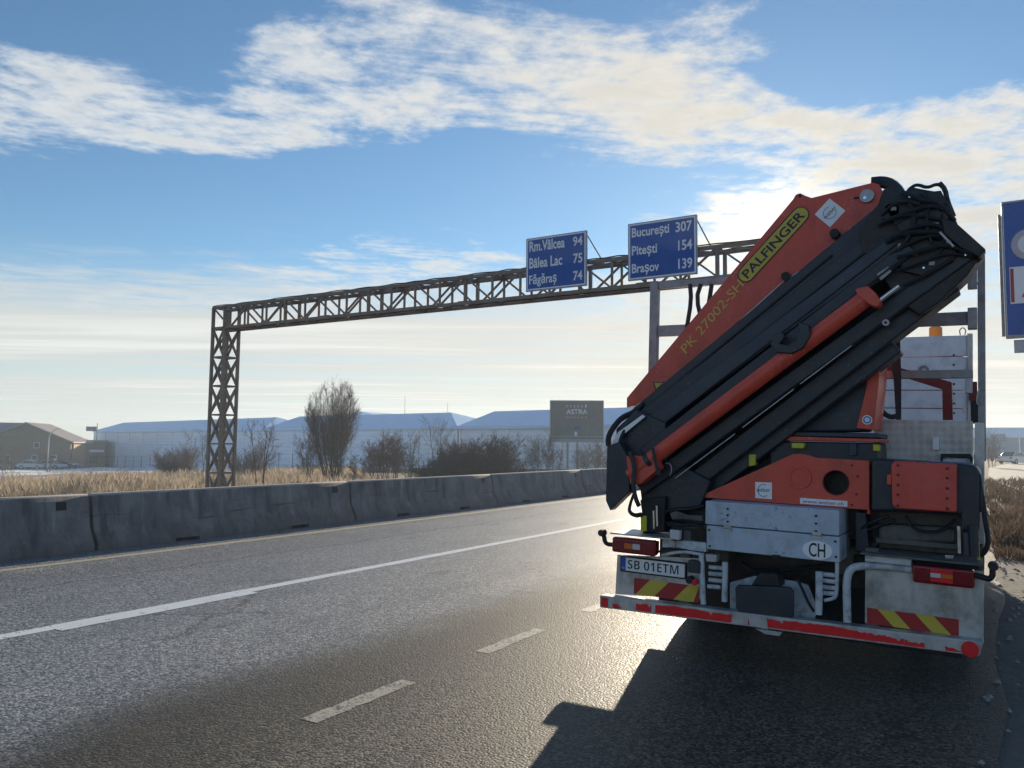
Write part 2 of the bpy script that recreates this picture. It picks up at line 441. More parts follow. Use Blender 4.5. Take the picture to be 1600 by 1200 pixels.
class MB:
    def __init__(s): s.v = []; s.f = []
    def add(s, vs, fs):
        o = len(s.v)
        s.v += [tuple(v) for v in vs]
        s.f += [tuple(i + o for i in f) for f in fs]
        return s
    def box(s, lo, hi):
        (a, b, c), (d, e, f) = lo, hi
        return s.add([(a, b, c), (d, b, c), (d, e, c), (a, e, c), (a, b, f), (d, b, f), (d, e, f), (a, e, f)],
                     [(0, 3, 2, 1), (4, 5, 6, 7), (0, 1, 5, 4), (1, 2, 6, 5), (2, 3, 7, 6), (3, 0, 4, 7)])
    def prism(s, poly, y0, y1):
        """polygon in the x-z plane, thick from y0 to y1"""
        n = len(poly)
        vs = [(x, y0, z) for x, z in poly] + [(x, y1, z) for x, z in poly]
        fs = [tuple(range(n)), tuple(range(2 * n - 1, n - 1, -1))]
        fs += [(i, i + n, (i + 1) % n + n, (i + 1) % n) for i in range(n)]
        return s.add(vs, fs)
    def prism_ax(s, poly, a0, a1, f):
        """polygon (p,q) extruded along a from a0 to a1; f(p,q,a) gives the point"""
        n = len(poly)
        vs = [f(p, q, a0) for p, q in poly] + [f(p, q, a1) for p, q in poly]
        fs = [tuple(range(n)), tuple(range(2 * n - 1, n - 1, -1))]
        fs += [(i, i + n, (i + 1) % n + n, (i + 1) % n) for i in range(n)]
        return s.add(vs, fs)
    def bar(s, p0, p1, w, y0, y1):
        """straight flat bar between two x-z points, w wide, thick from y0 to y1"""
        dx, dz = p1[0] - p0[0], p1[1] - p0[1]
        L = math.hypot(dx, dz) or 1
        nx, nz = -dz / L * w / 2, dx / L * w / 2
        return s.prism([(p0[0] - nx, p0[1] - nz), (p1[0] - nx, p1[1] - nz), (p1[0] + nx, p1[1] + nz), (p0[0] + nx, p0[1] + nz)], y0, y1)
    def cyl(s, p0, p1, r0, r1=None, n=14):
        r1 = r0 if r1 is None else r1
        p0, p1 = Vector(p0), Vector(p1)
        d = (p1 - p0).normalized()
        a = d.orthogonal().normalized(); c = d.cross(a)
        vs = []
        for p, r in ((p0, r0), (p1, r1)):
            for i in range(n):
                t = 2 * math.pi * i / n
                vs.append(p + (a * math.cos(t) + c * math.sin(t)) * r)
        fs = [tuple(range(n - 1, -1, -1)), tuple(range(n, 2 * n))]
        fs += [(i, (i + 1) % n, (i + 1) % n + n, i + n) for i in range(n)]
        return s.add(vs, fs)
    def ring(s, c, r0, r1, y0, y1, n=28):
        """flat annulus in the x-z plane"""
        vs = []
        for r, y in ((r0, y0), (r1, y0), (r1, y1), (r0, y1)):
            for i in range(n):
                t = 2 * math.pi * i / n
                vs.append((c[0] + math.cos(t) * r, y, c[1] + math.sin(t) * r))
        fs = []
        for k in range(4):
            for i in range(n):
                j = (i + 1) % n; kk = (k + 1) % 4
                fs.append((k * n + i, k * n + j, kk * n + j, kk * n + i))
        return s.add(vs, fs)
    def tube(s, pts, r, n=8, smooth=0):
        pts = [Vector(p) for p in pts]
        for _ in range(smooth):
            q = [pts[0]]
            for a, b_ in zip(pts, pts[1:]):
                q += [a * .75 + b_ * .25, a * .25 + b_ * .75]
            pts = q + [pts[-1]]
        rs = r if isinstance(r, (list, tuple)) else [r] * len(pts)
        if len(rs) != len(pts): rs = [rs[0] + (rs[-1] - rs[0]) * i / (len(pts) - 1) for i in range(len(pts))]
        vs, fs = [], []
        a = (pts[1] - pts[0]).orthogonal().normalized()
        for i, p in enumerate(pts):
            d = (pts[min(i + 1, len(pts) - 1)] - pts[max(i - 1, 0)]).normalized()
            a = (a - d * a.dot(d))
            a = a.normalized() if a.length > 1e-6 else d.orthogonal().normalized()
            c = d.cross(a)
            for k in range(n):
                t = 2 * math.pi * k / n
                vs.append(p + (a * math.cos(t) + c * math.sin(t)) * rs[i])
        for i in range(len(pts) - 1):
            for k in range(n):
                j = (k + 1) % n
                fs.append((i * n + k, i * n + j, (i + 1) * n + j, (i + 1) * n + k))
        fs += [tuple(range(n - 1, -1, -1)), tuple((len(pts) - 1) * n + k for k in range(n))]
        return s.add(vs, fs)
    def mesh(s, name, mat):
        me = bpy.data.meshes.new(name)
        me.from_pydata(s.v, [], s.f)
        me.materials.append(mat)
        return me
    def build(s, name, mat, parent=None, bevel=0.0, smooth=True, recalc=True):
        me = s.mesh(name, mat)
        if recalc:
            bm = bmesh.new(); bm.from_mesh(me)
            bmesh.ops.recalc_face_normals(bm, faces=bm.faces)
            bm.to_mesh(me); bm.free()
        if smooth:
            me.shade_smooth()
            me.set_sharp_from_angle(angle=R(38))
        o = bpy.data.objects.new(name, me)
        COL.objects.link(o)
        o.parent = parent
        if bevel > 0:
            md = o.modifiers.new('bevel', 'BEVEL')
            md.width = bevel; md.segments = 2; md.limit_method = 'ANGLE'; md.angle_limit = R(40)
            md.harden_normals = True
        return o


def tag(o, label=None, cat=None, group=None, kind=None):
    if label: o['label'] = label
    if cat: o['category'] = cat
    if group: o['group'] = group
    if kind: o['kind'] = kind
    return o


def empty(name, loc, rz=0.0):
    o = bpy.data.objects.new(name, None)
    o.empty_display_size = .2
    COL.objects.link(o)
    o.location = loc
    o.rotation_euler = (0, 0, rz)
    return o


def copy_of(o, parent=None):
    c = o.copy()
    COL.objects.link(c)
    c.parent = parent
    for ch in list(o.children): copy_of(ch, c)
    return c


def lettering(body, O, ex, ez, w, h, mat, parent, name='lettering', shear=0.0, bold=0.0, keep=False):
    """flat printed text fitted into the parallelogram O + ex*w, O + ez*h (ex, ez unit-ish directions)"""
    cu = bpy.data.curves.new(name, 'FONT')
    cu.body = body
    cu.size = 1.0
    cu.offset = bold
    cu.resolution_u = 3
    ob = bpy.data.objects.new(name, cu)
    COL.objects.link(ob)
    dg = bpy.context.evaluated_depsgraph_get()
    me = bpy.data.meshes.new_from_object(ob.evaluated_get(dg))
    bpy.data.objects.remove(ob)
    bpy.data.curves.remove(cu)
    xs = [v.co.x for v in me.vertices]; ys = [v.co.y for v in me.vertices]
    x0, x1, y0, y1 = min(xs), max(xs), min(ys), max(ys)
    O, ex, ez = Vector(O), Vector(ex), Vector(ez)
    for v in me.vertices:
        u = (v.co.x - x0) / (x1 - x0) * w
        t = (v.co.y - y0) / (y1 - y0) * h
        v.co = O + ex * (u + shear * t) + ez * t
    me.materials.clear(); me.materials.append(mat)
    o = bpy.data.objects.new(name, me)
    COL.objects.link(o)
    o.parent = parent
    return o


def gz(x, y):
    """ground height"""
    d = -12.6 - x
    z = -.012
    if d > 0: z -= .024 * min(d, 175) + .10 * min(d / 3, 1)
    r = x - .5
    if r > 0: z -= .06 * min(r, 2) / 2
    amp = min(max(max(d, x - 1.0), 0) / 6, 1)
    z += amp * .12 * mnoise.noise(Vector((x * .22, y * .22, 3.0))) + amp * .04 * mnoise.noise(Vector((x * 1.1, y * 1.1, 9.0)))
    return z


def curve_x(y): return -.0005 * y * y if y > 0 else 0.0


# ------------------------------------------------------------------ setting: ground, road, markings
def make_ground():
    def axis(lo, hi, near0, near1, fine):
        a = []; v = near0
        while v <= near1: a.append(v); v += fine
        s = fine; v = near0
        while v > lo: s *= 1.25; v -= s; a.append(max(v, lo))
        s = fine; v = a[0]; v = near1
        while v < hi: s *= 1.25; v += s; a.append(min(v, hi))
        return sorted(set(a))
    X = axis(-2500, 2500, -70, 14, 1.0); Y = axis(-400, 3500, -4, 70, 1.0)
    vs = [(x, y, gz(x, y)) for y in Y for x in X]
    n = len(X)
    fs = [(j * n + i, j * n + i + 1, (j + 1) * n + i + 1, (j + 1) * n + i) for j in range(len(Y) - 1) for i in range(n - 1)]
    o = MB().add(vs, fs).build('ground', GROUND, recalc=False)
    tag(o, kind='structure')


make_ground()


def strip(xa, xb, y0, y1, z, step=1.0, jag=0.0, seed=1):
    rnd = random.Random(seed)
    m = MB(); ys = []; y = y0
    while y < y1: ys.append(y); y += step
    ys.append(y1)
    vs = []
    for y in ys:
        c = curve_x(y)
        vs += [(xa + c + rnd.uniform(-jag, jag), y, z), (xb + c + rnd.uniform(-jag, jag), y, z)]
    fs = [(2 * i, 2 * i + 1, 2 * i + 3, 2 * i + 2) for i in range(len(ys) - 1)]
    return m.add(vs, fs)


road = strip(-12.6, -.02, -30, 160, 0.0, 1.0, .05, 3).build('road', ASPHALT, recalc=False)
tag(road, kind='structure')
strip(-10.60, -10.44, -30, 160, .002, .4, .012, 4).build('edge_line', PAINT_Y, road, recalc=False)
strip(-7.08, -6.91, -30, 160, .002, .4, .010, 5).build('lane_line', PAINT_W, road, recalc=False)
strip(-6.92, -6.80, 3.9, 6.0, .0035, .3, .012, 6).build('lane_line', PAINT_W, road, recalc=False)
for k in range(-3, 30):
    y0 = 3.45 + 1.83 * k
    if -4.5 < y0 < 60:
        strip(-3.53, -3.40, y0, y0 + .93, .002, .09, .010, 20 + k).build('lane_dash', PAINT_D, road, recalc=False)

track = MB()
tp = [(3.4, 24), (2.2, 33), (1.2, 42), (.55, 55), (.3, 80), (3, 130)]
vs = []
for x, y in tp: vs += [(x - 1.3, y, gz(x - 1.3, y) + .09), (x + 1.3, y, gz(x + 1.3, y) + .09)]
track.add(vs, [(2 * i, 2 * i + 1, 2 * i + 3, 2 * i + 2) for i in range(len(tp) - 1)])
tag(track.build('path', PATH, recalc=False), kind='structure')

# ------------------------------------------------------------------ concrete barrier blocks
PITCH = 5.58


def barrier_block():
    root = empty('barrier_block', (0, 0, 0))
    prof = [(.30, .0), (.30, .09), (.155, .33), (.085, .80), (.07, .815), (-.07, .815), (-.085, .80), (-.155, .33), (-.30, .09), (-.30, .0)]
    L = PITCH - .055
    m = MB()
    cuts = [(0, 1.3, 0), (1.3, 1.75, .055), (1.75, L - 1.75, 0), (L - 1.75, L - 1.3, .055), (L - 1.3, L, 0)]
    vs, fs = [], []
    st = []
    for a, b_, lift in cuts: st += [(a, lift), (b_, lift)]
    n = len(prof)
    ch = .03
    for i, (y, lift) in enumerate(st):
        sc = .965 if i in (0, len(st) - 1) else 1.0
        for x, z in prof: vs.append((x * sc, y, max(z, lift) * (sc if z > .7 else 1)))
        if i == 0:
            for x, z in prof: vs.append((x, y + ch, max(z, lift)))
        if i == len(st) - 2:
            for x, z in prof: vs.append((x, L - ch, max(z, lift)))
    rows = len(vs) // n
    for r in range(rows - 1):
        for k in range(n):
            j = (k + 1) % n
            fs.append((r * n + k, r * n + j, (r + 1) * n + j, (r + 1) * n + k))
    fs += [tuple(range(n)), tuple((rows - 1) * n + k for k in range(n))]
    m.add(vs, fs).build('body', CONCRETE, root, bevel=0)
    for yy in (L - .42,):
        s = MB()
        s.prism_ax([(yy - .075, .60), (yy + .075, .60), (yy + .075, .72), (yy - .075, .72)], 0, 1,
                   lambda p, q, a: ((.118 - (q - .60) * .145) + (.003 if a else -.05), p, q))
        s.build('lifting_pocket', BLACK, root)
    return root


block0 = barrier_block()
BLOCKS = ('grey concrete barrier block cut by the left edge of the photo', 'long dark concrete barrier block standing in front of the gantry post',
          'concrete barrier block in front of the row of bare saplings and dense bush', 'concrete barrier block in front of the billboard posts',
          'concrete barrier block just left of the hanging black crane boom end', 'last concrete barrier block of the row, behind the truck')
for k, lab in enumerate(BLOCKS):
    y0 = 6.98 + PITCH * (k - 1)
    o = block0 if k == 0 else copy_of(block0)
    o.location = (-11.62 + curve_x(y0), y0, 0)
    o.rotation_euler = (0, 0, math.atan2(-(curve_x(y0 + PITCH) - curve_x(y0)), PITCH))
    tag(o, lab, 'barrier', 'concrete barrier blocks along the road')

# ------------------------------------------------------------------ sign gantry
GX0, GY, GB, GT = -23.15, 18.0, 5.50, 6.22


def gantry():
    root = empty('sign_gantry', (GX0, GY, gz(GX0, GY)))
    tag(root, 'dark steel lattice gantry spanning the road and carrying two blue signs', 'gantry')
    oz = -gz(GX0, GY)
    a = .60
    ang = .034
    def angle_bar(m, p, q, w):
        p, q = Vector(p), Vector(q)
        d = (q - p).normalized()
        up = Vector((0, 0, 1)) if abs(d.z) < .8 else Vector((0, 1, 0))
        s = d.cross(up).normalized(); u = s.cross(d)
        vs = []
        for P in (p, q):
            for i, j in ((-1, -1), (1, -1), (1, 1), (-1, 1)): vs.append(P + s * w * i + u * w * j)
        m.add(vs, [(0, 1, 2, 3), (7, 6, 5, 4), (0, 4, 5, 1), (1, 5, 6, 2), (2, 6, 7, 3), (3, 7, 4, 0)])
    def brace(parent, p, q, w=.022, name='brace'):
        m = MB(); angle_bar(m, p, q, w); return m.build(name, GANTRY, parent, smooth=False)
    def post(x0, zb):
        m = MB()
        for x in (x0, x0 + a):
            for y in (0, a): angle_bar(m, (x, y, zb), (x, y, GT + oz), .045)
        pr = m.build('post', GANTRY, root, smooth=False)
        f = MB()
        f.box((x0 - .3, -.3, zb - .6), (x0 + a + .3, a + .3, zb + .05)).build('footing', FOOTCONC, root)
        n = 6
        H = GB + oz - zb
        for k in range(n):
            z0 = zb + .05 + (H - .05) * k / n; z1 = zb + .05 + (H - .05) * (k + 1) / n
            for (p, q) in (((x0, 0), (x0 + a, 0)), ((x0 + a, 0), (x0 + a, a)), ((x0, a), (x0 + a, a)), ((x0, 0), (x0, a))):
                brace(pr, (p[0], p[1], z0), (q[0], q[1], z1), .028)
                brace(pr, (q[0], q[1], z0), (p[0], p[1], z1), .028)
                brace(pr, (p[0], p[1], z1), (q[0], q[1], z1), .026)
    post(0, oz + gz(GX0, GY) - .1)
    xe = -1.95 - GX0
    post(xe - a, oz - .02)
    m = MB()
    for y in (0, a):
        for z in (GB + oz, GT + oz): angle_bar(m, (-.02, y, z), (xe + .02, y, z), .045)
    bm_ = m.build('beam', GANTRY, root, smooth=False)
    N = 24
    for k in range(N + 1):
        x = xe * k / N
        for y in (0, a):
            brace(bm_, (x, y, GB + oz), (x, y, GT + oz), .026 if k % 4 else .04)
            if k < N:
                x2 = xe * (k + 1) / N
                if (k + (y > 0)) % 2: brace(bm_, (x, y, GB + oz), (x2, y, GT + oz), .024)
                else: brace(bm_, (x, y, GT + oz), (x2, y, GB + oz), .024)
        for z in (GB + oz, GT + oz):
            brace(bm_, (x, 0, z), (x, a, z), .022)
            if k < N: brace(bm_, (x, 0, z), (xe * (k + 1) / N, a, z), .018)
    rnd = random.Random(9)
    for y, z, r in ((-.03, GT + oz + .055, .016), (a + .02, GT + oz + .06, .02), (.05, GB + oz - .06, .014)):
        pts = [(xe * i / 60, y + rnd.uniform(-.02, .02), z + rnd.uniform(-.012, .02)) for i in range(61)]
        MB().tube(pts, r, 5).build('cable', BLACK, bm_)
    # bolted splice plates at the chord joints
    for k in (6, 12, 18):
        x = xe * k / N
        for z in (GB + oz, GT + oz):
            MB().box((x - .22, -.058, z - .06), (x + .22, -.046, z + .06)).build('splice_plate', GANTRY, bm_, smooth=False)


gantry()


def direction_sign(corners, rows, label):
    """corners TL, TR, BR, BL (world) of the blue panel"""
    tl, tr, br, bl = [Vector(c) for c in corners]
    x0 = (tl.x + bl.x) / 2; x1 = (tr.x + br.x) / 2; z1 = (tl.z + tr.z) / 2; z0 = (bl.z + br.z) / 2
    y = GY - .14
    root = empty('direction_sign', ((x0 + x1) / 2, y, z0))
    w, h = x1 - x0, z1 - z0
    tag(root, label, 'road sign', 'blue direction signs on the gantry')
    MB().box((-w / 2, 0, 0), (w / 2, .03, h)).build('panel', SIGNBLUE, root)
    f = MB(); t = .035; g = .012
    f.box((-w / 2 + g, -.003, g), (w / 2 - g, -.0005, g + t)); f.box((-w / 2 + g, -.003, h - g - t), (w / 2 - g, -.0005, h - g))
    f.box((-w / 2 + g, -.003, g + t), (-w / 2 + g + t, -.0005, h - g - t)); f.box((w / 2 - g - t, -.003, g + t), (w / 2 - g, -.0005, h - g - t))
    f.build('border', SIGNWHITE, root, smooth=False)
    fr = MB()
    fr.box((-w / 2 - .012, .002, -.012), (w / 2 + .012, .06, -.001)); fr.box((-w / 2 - .012, .002, h + .001), (w / 2 + .012, .06, h + .012))
    fr.box((-w / 2 - .012, .002, 0), (-w / 2 - .001, .06, h)); fr.box((w / 2 + .001, .002, 0), (w / 2 + .012, .06, h))
    fr.build('edge_frame', GALV, root, smooth=False)
    for x in (-w / 2 + .06, w / 2 - .03):
        MB().cyl((x, .06, h - .05), (x + .22, .72, GT - z0 + .03), .018, n=6).build('strut', GANTRY, root)
        MB().box((x - .03, .032, .05), (x + .03, .082, h - .05)).build('mounting_rail', GALV, root, smooth=False)
    rh = h / 3
    for i, (a, wa, b_, wb) in enumerate(rows):
        zz = h - (i + .76) * rh * .96 - .02
        hh = rh * .54
        desc = .22 if any(c in a for c in 'șşg') else 0
        lettering(a, (-w / 2 + .09, -.004, zz - hh * desc), (1, 0, 0), (0, 0, 1), w * wa, hh * (1 + desc) * (1.12 if 'â' in a or 'ă' in a else 1), SIGNWHITE, root, bold=.022)
        lettering(b_, (w / 2 - .10 - w * wb, -.004, zz), (1, 0, 0), (0, 0, 1), w * wb, hh, SIGNWHITE, root, bold=.022)
    return root


direction_sign([(-10.576, 17.860, 7.013), (-8.796, 17.860, 7.000), (-8.765, 17.860, 5.640), (-10.464, 17.860, 5.602)], [('Rm.Vâlcea', .60, '94', .155), ('Bâlea Lac', .56, '75', .15), ('Făgăraș', .47, '74', .15)],
               'blue direction sign on the gantry listing Rm.Vâlcea 94 in its top row')
direction_sign([(-7.666, 17.860, 7.009), (-5.942, 17.860, 7.001), (-5.922, 17.860, 5.619), (-7.600, 17.860, 5.621)], [('București', .56, '307', .235), ('Pitești', .38, '154', .20), ('Brașov', .41, '139', .20)],
               'blue direction sign on the gantry listing București 307 in its top row')

# ------------------------------------------------------------------ the crane truck
truck = empty('crane_truck', (-1.45, 5.8, 0))
truck.rotation_euler = (0, .026, 0)
tag(truck, 'lorry with folded orange and black loader crane parked on the road shoulder', 'truck')


def part(m, name, mat, parent=truck, bevel=.004, **kw): return m.build(name, mat, parent, bevel=bevel, **kw)


def rect(pts):
    xs = [p[0] for p in pts]; zs = [p[1] for p in pts]
    return min(xs), max(xs), min(zs), max(zs)


# --- chassis, bed, cab and wheels
for sx in (-1, 1):
    part(MB().box((sx * .43 - .05, .35, .72), (sx * .43 + .05, 6.0, .98)), 'chassis_rail', MUDGREY)
part(MB().box((-.7, .5, .95), (.7, 1.2, 1.30)), 'crane_subframe', SLATE)
part(MB().box((-1.22, 1.35, 1.12), (1.22, 3.6, 1.22)), 'load_bed', MUDGREY)
for sx in (-1, 1):
    for k in range(4):
        y0 = 1.36 + .56 * k
        part(MB().box((sx * 1.235 - .015, y0, 1.10), (sx * 1.235 + .015, y0 + .545, 1.60)), 'side_board', ALUB)


def wheel(x, y, dual):
    m = MB(); r = .48
    w = .28
    prof = [(0, .30), (.02, .42), (.05, .475), (.14, .48), (.23, .475), (.26, .42), (.28, .30)]
    n = 28
    for off in ([0, .31] if dual else [0]):
        vs, fs = [], []
        for px, pr in prof:
            for k in range(n):
                t = 2 * math.pi * k / n
                vs.append((x - math.copysign(px + off, x), y + math.cos(t) * pr, r + math.sin(t) * pr))
        for i in range(len(prof) - 1):
            for k in range(n):
                j = (k + 1) % n
                fs.append((i * n + k, i * n + j, (i + 1) * n + j, (i + 1) * n + k))
        m.add(vs, fs)
    o = part(m, 'wheel', TYRE, bevel=0)
    o.location.z = .026 * x + .002
    h = MB(); s = math.copysign(1, x)
    h.cyl((x - s * .03, y, r), (x - s * .10, y, r), .29, .24, 24); h.cyl((x - s * .0, y, r), (x - s * .06, y, r), .10, .12, 16)
    part(h, 'rim', GALV, o, bevel=0)


for sx in (-1, 1):
    wheel(sx * 1.22, 2.05, True)
    wheel(sx * 1.22, 5.25, False)
for y in (2.05, 5.25): part(MB().cyl((-1.15, y, .48), (1.15, y, .48), .09), 'axle', MUDGREY, bevel=0)
for sx in (-1, 1):
    m = MB(); pts = [(sx * .72, 2.05 + .62 * math.cos(t), .48 + .62 * math.sin(t)) for t in [R(d) for d in range(20, 161, 20)]]
    vs = []
    for p in pts: vs += [p, (sx * 1.24, p[1], p[2])]
    m.add(vs, [(2 * i, 2 * i + 1, 2 * i + 3, 2 * i + 2) for i in range(len(pts) - 1)])
    part(m, 'mudguard', BLACK, bevel=0)
part(MB().box((-1.05, 2.80, .28), (1.05, 3.50, .94)), 'added_sun_blocker', MUDGREY, bevel=.02)  # unseen box added to keep low sun off the ground behind the bumper
cabm = MB().prism_ax([(3.80, .75), (6.1, .75), (6.15, 1.5), (5.9, 2.45), (5.6, 2.66), (3.95, 2.66), (3.80, 2.55)], -1.06, 1.06, lambda p, q, a: (a, p, q))
cab = part(cabm, 'cab', ORANGE2, bevel=.05)
part(MB().prism_ax([(6.095, 1.65), (5.92, 2.38), (5.95, 2.39), (6.122, 1.65)], -.95, .95, lambda p, q, a: (a, p, q)), 'windscreen', GLASSD, cab, bevel=0)
for sx in (-1, 1):
    part(MB().prism_ax([(4.9, 1.6), (5.95, 1.6), (5.75, 2.35), (4.9, 2.35)], sx * 1.055, sx * 1.066, lambda p, q, a: (a, p, q)), 'side_window', GLASSD, cab, bevel=0)
part(MB().box((.62, 4.05, 2.66), (1.0, 4.35, 2.73)), 'beacon_base', GALV, cab)
bx = [(0.782, 4.200, 2.922)][0]
bz = bx[2]
bc = MB().cyl((bx[0], 4.2, 2.731), (bx[0], 4.2, bz + .05), .072, .066, 20)
bc.cyl((bx[0], 4.2, bz + .05), (bx[0], 4.2, bz + .065), .066, .04, 20)
part(bc, 'beacon', BEACON, cab, bevel=0)

# --- tall aluminium headboard behind the cab, in horizontal boards
hb = rect([(0.306, 2.809), (1.105, 2.787), (1.103, 1.906)])
hx0, hx1, hz0, hz1 = -1.10, hb[1], 1.22, hb[3]
zz = [hz0] + [hz0 + (hz1 - hz0) * f for f in (.23, .41, .52, .64, .77, .86)] + [hz1]
for i in range(len(zz) - 1):
    part(MB().box((hx0, 3.62, zz[i] + .004), (hx1, 3.67, zz[i + 1] - .004)), 'head_board', ALUB)
part(MB().box((hx1 + .002, 3.59, hz0), (hx1 + .05, 3.69, hz1 + .01)), 'head_board_post', ALU)
part(MB().box((hx0 - .05, 3.59, hz0), (hx0 - .002, 3.69, hz1 + .01)), 'head_board_post', ALU)
rv = MB()
for k in range(9): rv.cyl((hx1 - .12, 3.612, 1.80 + k * .10), (hx1 - .12, 3.62, 1.80 + k * .10), .011, n=8)
part(rv, 'rivet_row', BLACK, bevel=0)
part(MB().tube([(hx1 - .06, 3.62, hz1), (hx1 - .07, 3.62, hz1 + .05), (hx1 - .04, 3.62, hz1 + .08), (hx1 - .01, 3.62, hz1 + .05), (hx1 - .02, 3.62, hz1)], .006, 6, 1), 'lifting_eye', GALV, bevel=0)

# --- tube rack across the rear of the bed
rkL = rect([(-1.369, 3.087), (-1.264, 2.282)]); rkR = rect([(1.259, 3.052), (1.294, 1.553)])
xl0, xl1, xr0, xr1 = -1.365, -1.290, 1.255, 1.305
part(MB().box((xl0, 1.10, 1.10), (xl1, 1.17, 3.09)), 'rack_post', RUSTST)
part(MB().box((xr0, 1.10, 1.55), (xr1, 1.17, 3.10)), 'rack_post', RUSTST)
for z, w, n in ((3.05, .06, 'top'), (2.625, .10, 'mid')):
    part(MB().box((xl1 + .002, 1.112, z - w / 2), (xr0 - .002, 1.158, z + w / 2)), 'rack_crossbar', RUSTST)
lb = [(0.563, 2.177), (1.239, 2.171)]
part(MB().box((lb[0][0] - .6, 1.05, 2.165), (1.225, 1.11, 2.225)), 'rack_crossbar', RUSTST)
part(MB().box((1.175, 1.04, 2.05), (1.222, 1.098, 2.163)), 'rack_hook', GALV)
for zc in (2.62, 2.93):
    part(MB().box((1.19, 1.085, zc - .08), (1.252, 1.18, zc + .08)), 'rack_bracket', GALV)
part(MB().box((1.195, 1.09, 2.00), (1.25, 1.17, 2.14)), 'rack_bracket', REDARM)
for pts in ([(1.269, 1.050, 2.095), (1.252, 1.050, 2.048), (1.248, 1.050, 1.977), (1.268, 1.050, 1.958), (1.285, 1.050, 2.015)], [(1.251, 1.050, 2.936), (1.214, 1.050, 2.890), (1.218, 1.050, 2.832), (1.247, 1.050, 2.854), (1.268, 1.050, 2.906)]):
    part(MB().tube(pts, .005, 5, 1), 'wire_clip', GALV, bevel=0)
for pts in ([(-0.969, 1.060, 3.028), (-0.955, 1.060, 2.877), (-0.991, 1.060, 2.636)], [(-0.869, 1.060, 3.021), (-0.908, 1.060, 2.897), (-0.851, 1.060, 2.670)], [(-0.771, 1.060, 3.014), (-0.791, 1.060, 2.867), (-0.812, 1.060, 2.743)]):
    part(MB().tube(pts, .020, 7, 1), 'hanging_strap', STRAP, bevel=0)
# corner post of the bed below the rack
cp = rect([(1.236, 1.833), (1.296, 1.554)])
part(MB().box((cp[0], 1.0, .95), (cp[1], 1.09, cp[3])), 'bed_corner_post', ALU)
part(MB().prism([(1.182, 2.061), (1.247, 2.072), (1.250, 1.859), (1.186, 1.858)], 1.9, 2.3), 'tool_case', BLACK)

# --- red bracket and webbing straps stored in front of the headboard
part(MB().prism([(0.412, 2.443), (0.591, 2.384), (0.956, 2.265), (1.013, 2.247), (1.023, 1.899), (0.939, 1.897), (0.935, 2.182), (0.591, 2.305), (0.413, 2.356)], 2.6, 2.68), 'stowed_arm', REDARM)
ce = [(0.781, 2.363)][0]
part(MB().ring(ce, .02, .045, 2.6, 2.66), 'stowed_arm_eye', RUSTST, bevel=0)
part(MB().prism([(0.658, 2.471), (0.735, 2.518), (0.745, 2.169), (0.745, 1.843), (0.709, 1.843), (0.691, 2.170), (0.668, 2.320)], 1.02, 1.032), 'webbing_strap', STRAP, bevel=0)
part(MB().tube([(0.593, 1.000, 2.169), (0.607, 1.000, 2.069), (0.585, 1.000, 1.969), (0.621, 1.000, 1.890), (0.676, 1.000, 1.861), (0.716, 1.000, 1.872)], .02, 7, 2), 'webbing_loop', STRAP, bevel=0)

# --- chequer plate behind the crane
part(MB().prism([(0.560, 1.843), (1.225, 1.841), (1.224, 1.569), (0.561, 1.511)], .98, 1.0), 'chequer_plate', CHEQUER)
part(MB().prism([(0.964, 1.716), (1.006, 1.717), (1.006, 1.622), (0.964, 1.620)], .95, .979), 'small_white_box', DECAL_W)
pr = MB().prism([(1.020, 1.594), (1.209, 1.602), (1.225, 1.570), (1.217, 1.532), (1.197, 1.569), (1.036, 1.571), (1.032, 1.538), (1.016, 1.537)], .93, .975)
part(pr, 'handle_bracket', BLACK)

# --- crane base: orange plate with round cap and round hole
basep = [(-0.591, 1.200), (0.065, 1.535), (0.105, 1.556), (0.154, 1.562), (0.212, 1.555), (0.269, 1.539), (0.620, 1.532), (0.621, 1.195)]
hole = [(0.404, 1.369)][0]; capc = [(0.160, 1.392)][0]
HR = .084


def plate_with_hole(poly, c, r, y0, y1, n=28):
    """plate of the given outline with one round hole: bridged as a single front and back face strip"""
    bm = bmesh.new()
    def loop(pts, y): return [bm.verts.new((x, y, z)) for x, z in pts]
    circ = [(c[0] + r * math.cos(2 * math.pi * i / n), c[1] + r * math.sin(2 * math.pi * i / n)) for i in range(n)]
    loops = {}
    for y in (y0, y1):
        o = loop(poly, y); h = loop(circ, y)
        es = [bm.edges.new((o[i], o[(i + 1) % len(o)])) for i in range(len(o))] + [bm.edges.new((h[i], h[(i + 1) % n])) for i in range(n)]
        bmesh.ops.triangle_fill(bm, use_beauty=True, use_dissolve=False, edges=es)
        loops[y] = (o, h)
    for k in (0, 1):
        a, b_ = loops[y0][k], loops[y1][k]
        for i in range(len(a)):
            j = (i + 1) % len(a)
            bm.faces.new((a[i], a[j], b_[j], b_[i]))
    bmesh.ops.recalc_face_normals(bm, faces=bm.faces)
    m = MB(); bm.verts.index_update()
    m.add([v.co[:] for v in bm.verts], [[v.index for v in f.verts] for f in bm.faces])
    bm.free()
    return m


